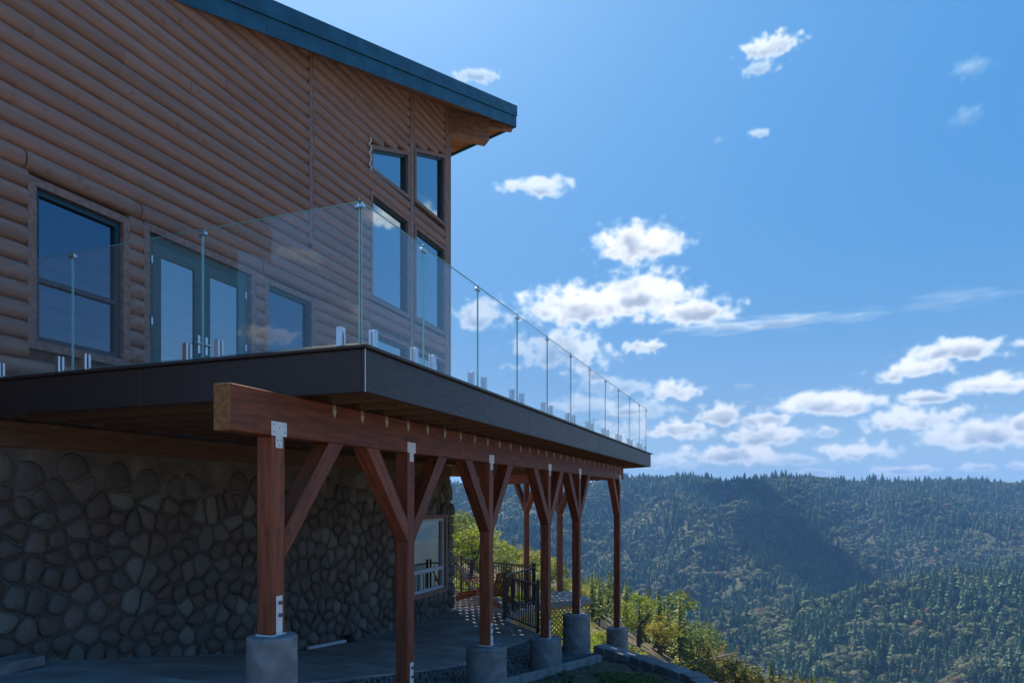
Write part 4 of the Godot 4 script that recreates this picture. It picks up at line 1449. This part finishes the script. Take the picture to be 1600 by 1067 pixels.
# small-in-the-picture trees: whorls of pointed boughs round a core
func far_conifer(sd: int) -> ArrayMesh:
	var r := RandomNumberGenerator.new()
	r.seed = sd
	var st := SurfaceTool.new()
	st.begin(Mesh.PRIMITIVE_TRIANGLES)
	st.set_smooth_group(-1)
	var levels := 11
	for k in levels:
		var f := float(k) / levels
		var y := lerpf(0.04, 0.90, f)
		var reach := 0.215 * pow(1.0 - f, 0.75) * r.randf_range(0.75, 1.15)
		var n := 7 if k < 7 else 5
		for i in n:
			var a := TAU * i / n + k * 0.7 + r.randf() * 0.5
			var a2 := a + TAU / n * 1.2
			var sh := r.randf_range(0.6, 1.4)
			st.set_color(Color(sh, sh, sh))
			var rr := reach * r.randf_range(0.75, 1.2)
			var p := Vector3(cos(a) * rr, y - 0.02, sin(a) * rr)
			var q := Vector3(cos(a2) * rr, y - 0.02 + r.randf_range(-0.02, 0.02), sin(a2) * rr)
			tri(st, p, q, Vector3(cos(a + 0.3) * rr * 0.12, y + 0.085, sin(a + 0.3) * rr * 0.12), (p + q) * Vector3(1, 0, 1) + Vector3(0, 0.1, 0))
	st.generate_normals()
	return st.commit()

func far_broad(sd: int) -> ArrayMesh:
	var r := RandomNumberGenerator.new()
	r.seed = sd
	var st := SurfaceTool.new()
	st.begin(Mesh.PRIMITIVE_TRIANGLES)
	st.set_smooth_group(-1)
	for k in 90:
		var d := rand_in_ball(r).normalized()
		d.y = absf(d.y) * 1.1 - 0.15
		var c := d * Vector3(0.42, 0.42, 0.42) * r.randf_range(0.75, 1.1) + Vector3(0, 0.5, 0)
		var u := d.cross(rand_in_ball(r)).normalized() * 0.13
		var v := d.cross(u).normalized() * 0.13
		var sh := r.randf_range(0.7, 1.3)
		st.set_color(Color(sh, sh, sh))
		tri(st, c - u - v * 0.6, c + u - v * 0.5, c + v + d * 0.05, d)
	st.generate_normals()
	return st.commit()

const SKYLINE := [[640.0, 778.0], [700.0, 782.0], [740.0, 800.0], [760.0, 822.0], [800.0, 832.0], [860.0, 866.0], [920.0, 884.0], [960.0, 888.0], [1000.0, 905.0], [1040.0, 918.0], [1062.0, 905.0], [1085.0, 950.0], [1120.0, 985.0], [1170.0, 1015.0], [1250.0, 1042.0], [1320.0, 1062.0]]

func make_near_trees() -> void:
	var kinds := []
	for k in 4:
		kinds.append([broad_crown(100 + k, [Color(0.33, 0.36, 0.07), Color(0.25, 0.30, 0.06), Color(0.36, 0.33, 0.07), Color(0.15, 0.20, 0.05)][k], 190), broad_trunk(60 + k), "oak_tree", ["yellow-green rounded oak on the slope below the patio", "olive green rounded oak on the slope below the patio", "golden rounded oak turning colour on the slope below the patio", "dark green rounded oak on the slope below the patio"][k]])
	for k in 4:
		kinds.append([conifer_crown(140 + k, [Color(0.17, 0.22, 0.055), Color(0.11, 0.17, 0.05), Color(0.27, 0.29, 0.06), Color(0.10, 0.15, 0.05)][k], 24 + k * 3, [0.17, 0.15, 0.20, 0.13][k], [0.2, 0.0, 0.6, 0.1][k]), conifer_trunk(), "pine_tree", ["mid green conifer with drooping boughs on the near slope", "dense dark green conifer on the near slope", "open yellow-green pine on the near slope", "slim dark conifer on the near slope"][k]])
	var r := RandomNumberGenerator.new()
	r.seed = 21
	var made := 0
	var protos := {}
	var tries := 0
	var spots := []
	while made < 290 and tries < 9000:
		tries += 1
		var t := 80.0 * pow(5.4, r.randf())
		var px := r.randf_range(650.0, 1340.0)
		var w := (px - 800.0) / 1067.0
		var x := t * (w * CA - SA)
		var s := t * (w * SA + CA)
		var y := terrain(x, s)
		var yb := 778.0 - y / t * 1067.0
		var ytop: float = table(px, SKYLINE) + absf(r.randfn(0.0, 1.0)) * 42.0
		var hgt := (yb - ytop) / 1067.0 * t
		if hgt < 3.0 or hgt > 26.0:
			continue
		var tall := hgt > 9.0 and r.randf() < 0.75 or r.randf() < (0.22 if px < 900.0 else 0.8)
		var kind := (4 + r.randi() % 4) if tall else r.randi() % 4
		if r.randf() < 0.10:
			kind = 3
		if not tall and hgt > (13.0 if px < 880.0 else 9.0):
			hgt = r.randf_range(5.0, 9.0) * (1.35 if px < 880.0 else 1.0)
		var ok := true
		for q in spots:
			if Vector2(x, s).distance_to(q[0]) < (hgt + q[1]) * 0.13 + 0.4:
				ok = false
				break
		if not ok:
			continue
		spots.append([Vector2(x, s), hgt])
		var o: Node3D
		var kd: Array = kinds[kind]
		if protos.has(kind):
			o = protos[kind].duplicate()
			o.name = numbered(kd[2])
			add_child(o)
		else:
			o = thing(kd[2], kd[3], "tree", Vector3.ZERO, "trees on the near slope")
			part(o, "trunk", kd[1], M.bark)
			part(o, "crown", kd[0], M.needle if kind > 3 else M.leaf)
			protos[kind] = o
		var wide := r.randf_range(0.85, 1.25) * (1.1 if kind < 4 else 1.0)
		o.transform = Transform3D(Basis(Vector3.UP, r.randf() * TAU).scaled(Vector3(hgt * wide, hgt, hgt * wide)), P(x, y - 0.1, s))
		made += 1
	# scrub on the bank just below the patio and the block wall
	var bushes := []
	tries = 0
	while bushes.size() < 200 and tries < 5000:
		tries += 1
		var t := 17.0 * pow(3.2, r.randf())
		var w := (r.randf_range(640.0, 1330.0) - 800.0) / 1067.0
		var x := t * (w * CA - SA)
		var s := t * (w * SA + CA)
		var q := beyond(x, s)
		if q < 2.2 or (x < -4.0 and q < 3.6):
			continue
		var y := terrain(x, s)
		var lim: float = (778.0 - (table(800.0 + w * 1067.0, SKYLINE) + 70.0)) / 1067.0 * t - y
		var hgt := minf(lim, r.randf_range(0.7, 1.8) * (1.0 + t * 0.01))
		if hgt < 0.9:
			continue
		var kind := [0, 1, 2, 3, 1, 0][r.randi() % 6] as int
		var o: Node3D
		var key := "bush%d" % kind
		if protos.has(key):
			o = protos[key].duplicate()
			o.name = numbered("scrub_bush")
			add_child(o)
		else:
			o = thing("scrub_bush", ["yellow-green scrub bush on the bank below the patio", "olive scrub bush on the bank below the patio", "golden scrub bush on the bank below the patio", "dark green scrub bush on the bank below the patio"][kind], "bush", Vector3.ZERO, "scrub on the bank")
			part(o, "foliage", kinds[kind][0], M.leaf)
			part(o, "stem", kinds[kind][1], M.bark)
			protos[key] = o
		var wide := hgt * r.randf_range(1.2, 1.9)
		o.transform = Transform3D(Basis(Vector3.UP, r.randf() * TAU).scaled(Vector3(wide, hgt * 1.25, wide)), P(x, y - hgt * 0.28, s))
		bushes.append(o)
	print("bushes ", bushes.size())
	print("near trees ", made, " tries ", tries)

func make_forest() -> void:
	var r := RandomNumberGenerator.new()
	r.seed = 4
	var lists := [[], [], [], [], []]
	var big := []
	var t := 440.0
	while t < 2330.0:
		var step := clampf(t * 0.0056, 3.6, 8.2)
		var w := -0.16
		while w < 0.92:
			var wj := w + r.randf_range(-0.5, 0.5) * step / t
			var tj := t + r.randf_range(-0.5, 0.5) * step
			w += step / t
			var x := tj * (wj * CA - SA)
			var s := tj * (wj * SA + CA)
			var tint := hill_noise.get_noise_2d(x * 0.5 - 700.0, s * 0.5)
			var patch := hill_noise.get_noise_2d(x * 1.5 + 300.0, s * 1.5)
			var open := hill_noise.get_noise_2d(x * 0.9 + 4000.0, s * 0.9)
			if r.randf() < 0.08 + smoothstep(0.24, 0.46, open) * 0.7:
				continue
			var y := terrain(x, s)
			# beneath the lower edge of anything one could see
			if y / tj < -0.36:
				continue
			var broad := r.randf() < clampf(0.22 + patch * 1.7, 0.04, 0.85)
			var hgt := (8.0 + 21.0 * pow(r.randf(), 1.3)) * (1.0 + tint * 0.7) if not broad else r.randf_range(8.0, 16.0)
			if tj > 1900.0:
				hgt *= r.randf_range(0.8, 1.25)
			var kind := 3 + r.randi() % 2 if broad else r.randi() % 3
			var col: Color
			if broad:
				col = Color(0.11, 0.145, 0.05).lerp(Color(0.18, 0.17, 0.10), r.randf() * r.randf())
				if r.randf() < 0.02:
					col = Color(0.20, 0.11, 0.06)
			else:
				col = Color(0.052, 0.115, 0.048).lerp(Color(0.14, 0.205, 0.08), clampf(r.randf() * 0.75 + patch * 0.6 + tint * 0.5, 0.0, 1.0))
			var sx := hgt * (r.randf_range(0.9, 1.55) if not broad else r.randf_range(1.0, 1.5))
			lists[kind].append([Transform3D(Basis(Vector3.UP, r.randf() * TAU).scaled(Vector3(sx, hgt, sx)), P(x, y - 0.6, s)), col, hgt / tj])
		t += step
	var f := Node3D.new()
	f.name = "forest"
	add_child(f)
	tag(f, "dense conifer and oak forest covering the far hillsides", "forest", "", "stuff")
	var total := 0
	for k in 5:
		var mm := MultiMesh.new()
		mm.transform_format = MultiMesh.TRANSFORM_3D
		mm.use_colors = true
		mm.mesh = far_conifer(200 + k) if k < 3 else far_broad(220 + k)
		# the ones that show largest are trees of their own
		var l: Array = lists[k]
		l.sort_custom(func(a, b): return a[2] > b[2])
		var own := 0
		var start := l.size()
		var singles := []
		if k < 3:
			for e in l:
				var p: Vector3 = e[0].origin
				var tt := -p.z * CA - p.x * SA
				var ww := (p.x * CA - p.z * SA) / tt
				if singles.size() < 60 and ww > 0.25 and ww < 0.75 and p.y / tt > -0.27 and tt > 440.0:
					singles.append(e)
					e[2] = -1.0
		var shared := {}
		for e in singles:
			var c: Color = e[1]
			var m: StandardMaterial3D
			var key := int(c.g * 100.0)
			if not shared.has(key):
				m = mat(c.linear_to_srgb(), 0.85)
				m.vertex_color_use_as_albedo = true
				shared[key] = m
			top("fir_tree", mm.mesh, shared[key], "pointed dark conifer on the middle wooded spur across the ravine", "tree", e[0], "conifers on the middle spur")
		var rest := l.filter(func(e): return e[2] > 0.0)
		mm.instance_count = rest.size()
		for i in rest.size():
			mm.set_instance_transform(i, rest[i][0])
			mm.set_instance_color(i, rest[i][1])
		total += rest.size()
		var o := MultiMeshInstance3D.new()
		o.name = "conifers" if k < 3 else "broadleaf_trees"
		o.multimesh = mm
		o.material_override = M.far_tree
		f.add_child(o, true)
		o.set_meta("kind", "stuff")
	print("forest ", total)

func make_shrub(at: Vector2, hgt: float, wide: float, tone: Color, leaves: int, label: String, sd: int, dead := 0) -> void:
	var r := RandomNumberGenerator.new()
	r.seed = sd
	var y := terrain(at.x, at.y)
	var t := thing("shrub", label, "shrub", P(at.x, y, at.y), "shrubs beyond the block wall")
	var twigs := begin(false)
	var st := SurfaceTool.new()
	st.begin(Mesh.PRIMITIVE_TRIANGLES)
	st.set_smooth_group(-1)
	var stems := 26
	for k in stems:
		var a := r.randf() * TAU
		var out := sqrt(r.randf()) * wide
		var e := Vector3(cos(a) * out, hgt * r.randf_range(0.55, 1.05) * (1.0 - 0.35 * out / wide), sin(a) * out)
		var mid := e * 0.5 + rand_in_ball(r) * 0.15 + Vector3(0, 0.1, 0)
		var pts := [rand_in_ball(r) * 0.08, mid, e]
		add_tube(twigs, pts, [0.012, 0.008, 0.003], 5)
		for j in 4:
			var f := r.randf_range(0.45, 1.0)
			var b: Vector3 = mid.lerp(e, f)
			var e2 := b + rand_in_ball(r) * 0.30 + Vector3(0, 0.10, 0)
			add_tube(twigs, [b, (b + e2) * 0.5 + rand_in_ball(r) * 0.03, e2], [0.005, 0.004, 0.0015], 4)
			for i in leaves:
				var c := b.lerp(e2, r.randf()) + rand_in_ball(r) * 0.07
				var sh := r.randf_range(0.6, 1.4)
				var warm := r.randf_range(-0.15, 0.35)
				leaf_quad(st, c, r.randf_range(0.014, 0.032), r, Color(tone.r * sh * (1 + warm), tone.g * sh, tone.b * sh * (1 - warm)))
	st.generate_normals()
	part(t, "leaves", st.commit(), M.leaf, t.transform)
	part(t, "twigs", done(twigs), M.pale_bark, t.transform)
	for k in dead:
		# long bare boughs reaching out of the bush
		var bs := begin(false)
		var a: float = [-0.15, 0.35, 0.1][k % 3]
		var dir := Vector3(cos(a) * CA, 0.32 - 0.08 * k, -sin(a) - SA * 0.4)
		var from := Vector3(-0.5 + 0.2 * k, hgt * 0.62, 0.1 * k)
		var pts := [from]
		var rad := [0.020]
		for j in 6:
			pts.append(pts[-1] + dir * 0.24 * (1.0 - 0.05 * j) + rand_in_ball(r) * 0.035)
			rad.append(0.018 - 0.0026 * j)
		add_tube(bs, pts, rad, 6)
		for j in range(2, 6):
			for q in 2:
				var e := (pts[j] as Vector3) + dir * 0.2 + rand_in_ball(r) * 0.24
				add_tube(bs, [pts[j], (pts[j] + e) * 0.5 + rand_in_ball(r) * 0.03, e], [0.007, 0.005, 0.0015], 5)
		part(t, "bare_bough", done(bs), M.pale_bark, t.transform)

func make_shrubs() -> void:
	make_shrub(Vector2(-1.35, 15.0), 1.6, 1.1, Color(0.20, 0.17, 0.045), 34, "yellowing leafy shrub with pale bare boughs beyond the block wall", 301, 3)
	make_shrub(Vector2(0.25, 14.2), 1.45, 0.9, Color(0.24, 0.165, 0.03), 40, "golden leafed shrub beyond the low end of the block wall", 302)
	make_shrub(Vector2(-0.75, 13.6), 1.3, 0.8, Color(0.17, 0.16, 0.05), 34, "low straggly shrub between the yellowing and golden shrubs", 303)
	make_shrub(Vector2(-3.7, 17.9), 1.5, 0.8, Color(0.13, 0.15, 0.05), 30, "pale green shrub behind the tall round pier", 304)
	make_shrub(Vector2(-2.6, 17.6), 0.8, 0.6, Color(0.19, 0.17, 0.06), 30, "low yellow shrub beside the outermost round pier", 305)

# one more cloud of the same field, above the frame: its shadow lies on the far slope
func make_cloud() -> void:
	var r := RandomNumberGenerator.new()
	r.seed = 12
	var st := begin(false)
	var ball := SphereMesh.new()
	ball.radius = 1.0
	ball.height = 2.0
	ball.radial_segments = 20
	ball.rings = 10
	for k in 16:
		var f := k / 15.0
		var c := Vector3(r.randf_range(-70, 70) + lerpf(-70.0, 80.0, f), r.randf_range(-20, 45), lerpf(-300.0, 300.0, f) + r.randf_range(-40, 40))
		var sz := r.randf_range(55, 115) * (1.0 - 0.55 * absf(f - 0.5))
		st.append_from(ball, 0, Transform3D(Basis.IDENTITY.scaled(Vector3(sz, sz * 0.6, sz)), c))
	var white := mat(lin(0.85, 0.85, 0.86), 1.0)
	var at := P(10.0, -60.0, 1640.0) + SUN_DIR * (4200.0 / 1.27)
	top("cloud", st.commit(), white, "white cumulus cloud high over the far slope", "cloud", Transform3D(Basis.IDENTITY, at))

# ---------------------------------------------------------------- main
func _ready() -> void:
	rng.seed = 1
	fine_noise.seed = 3
	fine_noise.frequency = 0.35
	fine_noise.fractal_octaves = 3
	hill_noise.seed = 6
	hill_noise.frequency = 0.011
	hill_noise.fractal_octaves = 4
	# camera: a level 24 mm lens shifted upwards
	var cam := Camera3D.new()
	cam.name = "camera"
	add_child(cam)
	cam.rotation.y = deg_to_rad(20.55)
	cam.projection = Camera3D.PROJECTION_FRUSTUM
	cam.near = 0.1
	cam.far = 12000.0
	cam.size = 0.1
	cam.frustum_offset = Vector2(0, 0.1 * 244.5 / 1067.0)
	cam.current = true
	# sky and air
	var env := Environment.new()
	env.background_mode = Environment.BG_SKY
	var sm := PanoramaSkyMaterial.new()
	sm.panorama = make_sky()
	sm.energy_multiplier = 1.0
	var sky := Sky.new()
	sky.sky_material = sm
	env.sky = sky
	env.tonemap_mode = Environment.TONE_MAPPER_LINEAR
	env.tonemap_exposure = 1.9
	env.fog_enabled = true
	env.fog_density = 0.00014
	env.fog_light_color = lin(0.22, 0.50, 1.0)
	env.sdfgi_enabled = true
	env.ssao_enabled = true
	env.ssil_enabled = true
	var we := WorldEnvironment.new()
	we.name = "world_environment"
	we.environment = env
	add_child(we)
	var sun := DirectionalLight3D.new()
	sun.name = "sun"
	add_child(sun)
	sun.look_at_from_position(Vector3.ZERO, -SUN_DIR, Vector3.UP)
	sun.light_energy = 1.6
	sun.light_color = Color(1.0, 0.95, 0.87)
	sun.light_angular_distance = 0.5
	sun.shadow_enabled = true
	print("sky ", Time.get_ticks_msec())
	make_materials()
	make_ground()
	make_cloud()
	print("ground ", Time.get_ticks_msec())
	make_house()
	print("house ", Time.get_ticks_msec())
	make_patio()
	make_deck()
	make_posts()
	make_railing()
	make_patio_things()
	make_yard()
	print("yard ", Time.get_ticks_msec())
	make_near_trees()
	make_shrubs()
	make_forest()
	print("all ", Time.get_ticks_msec())
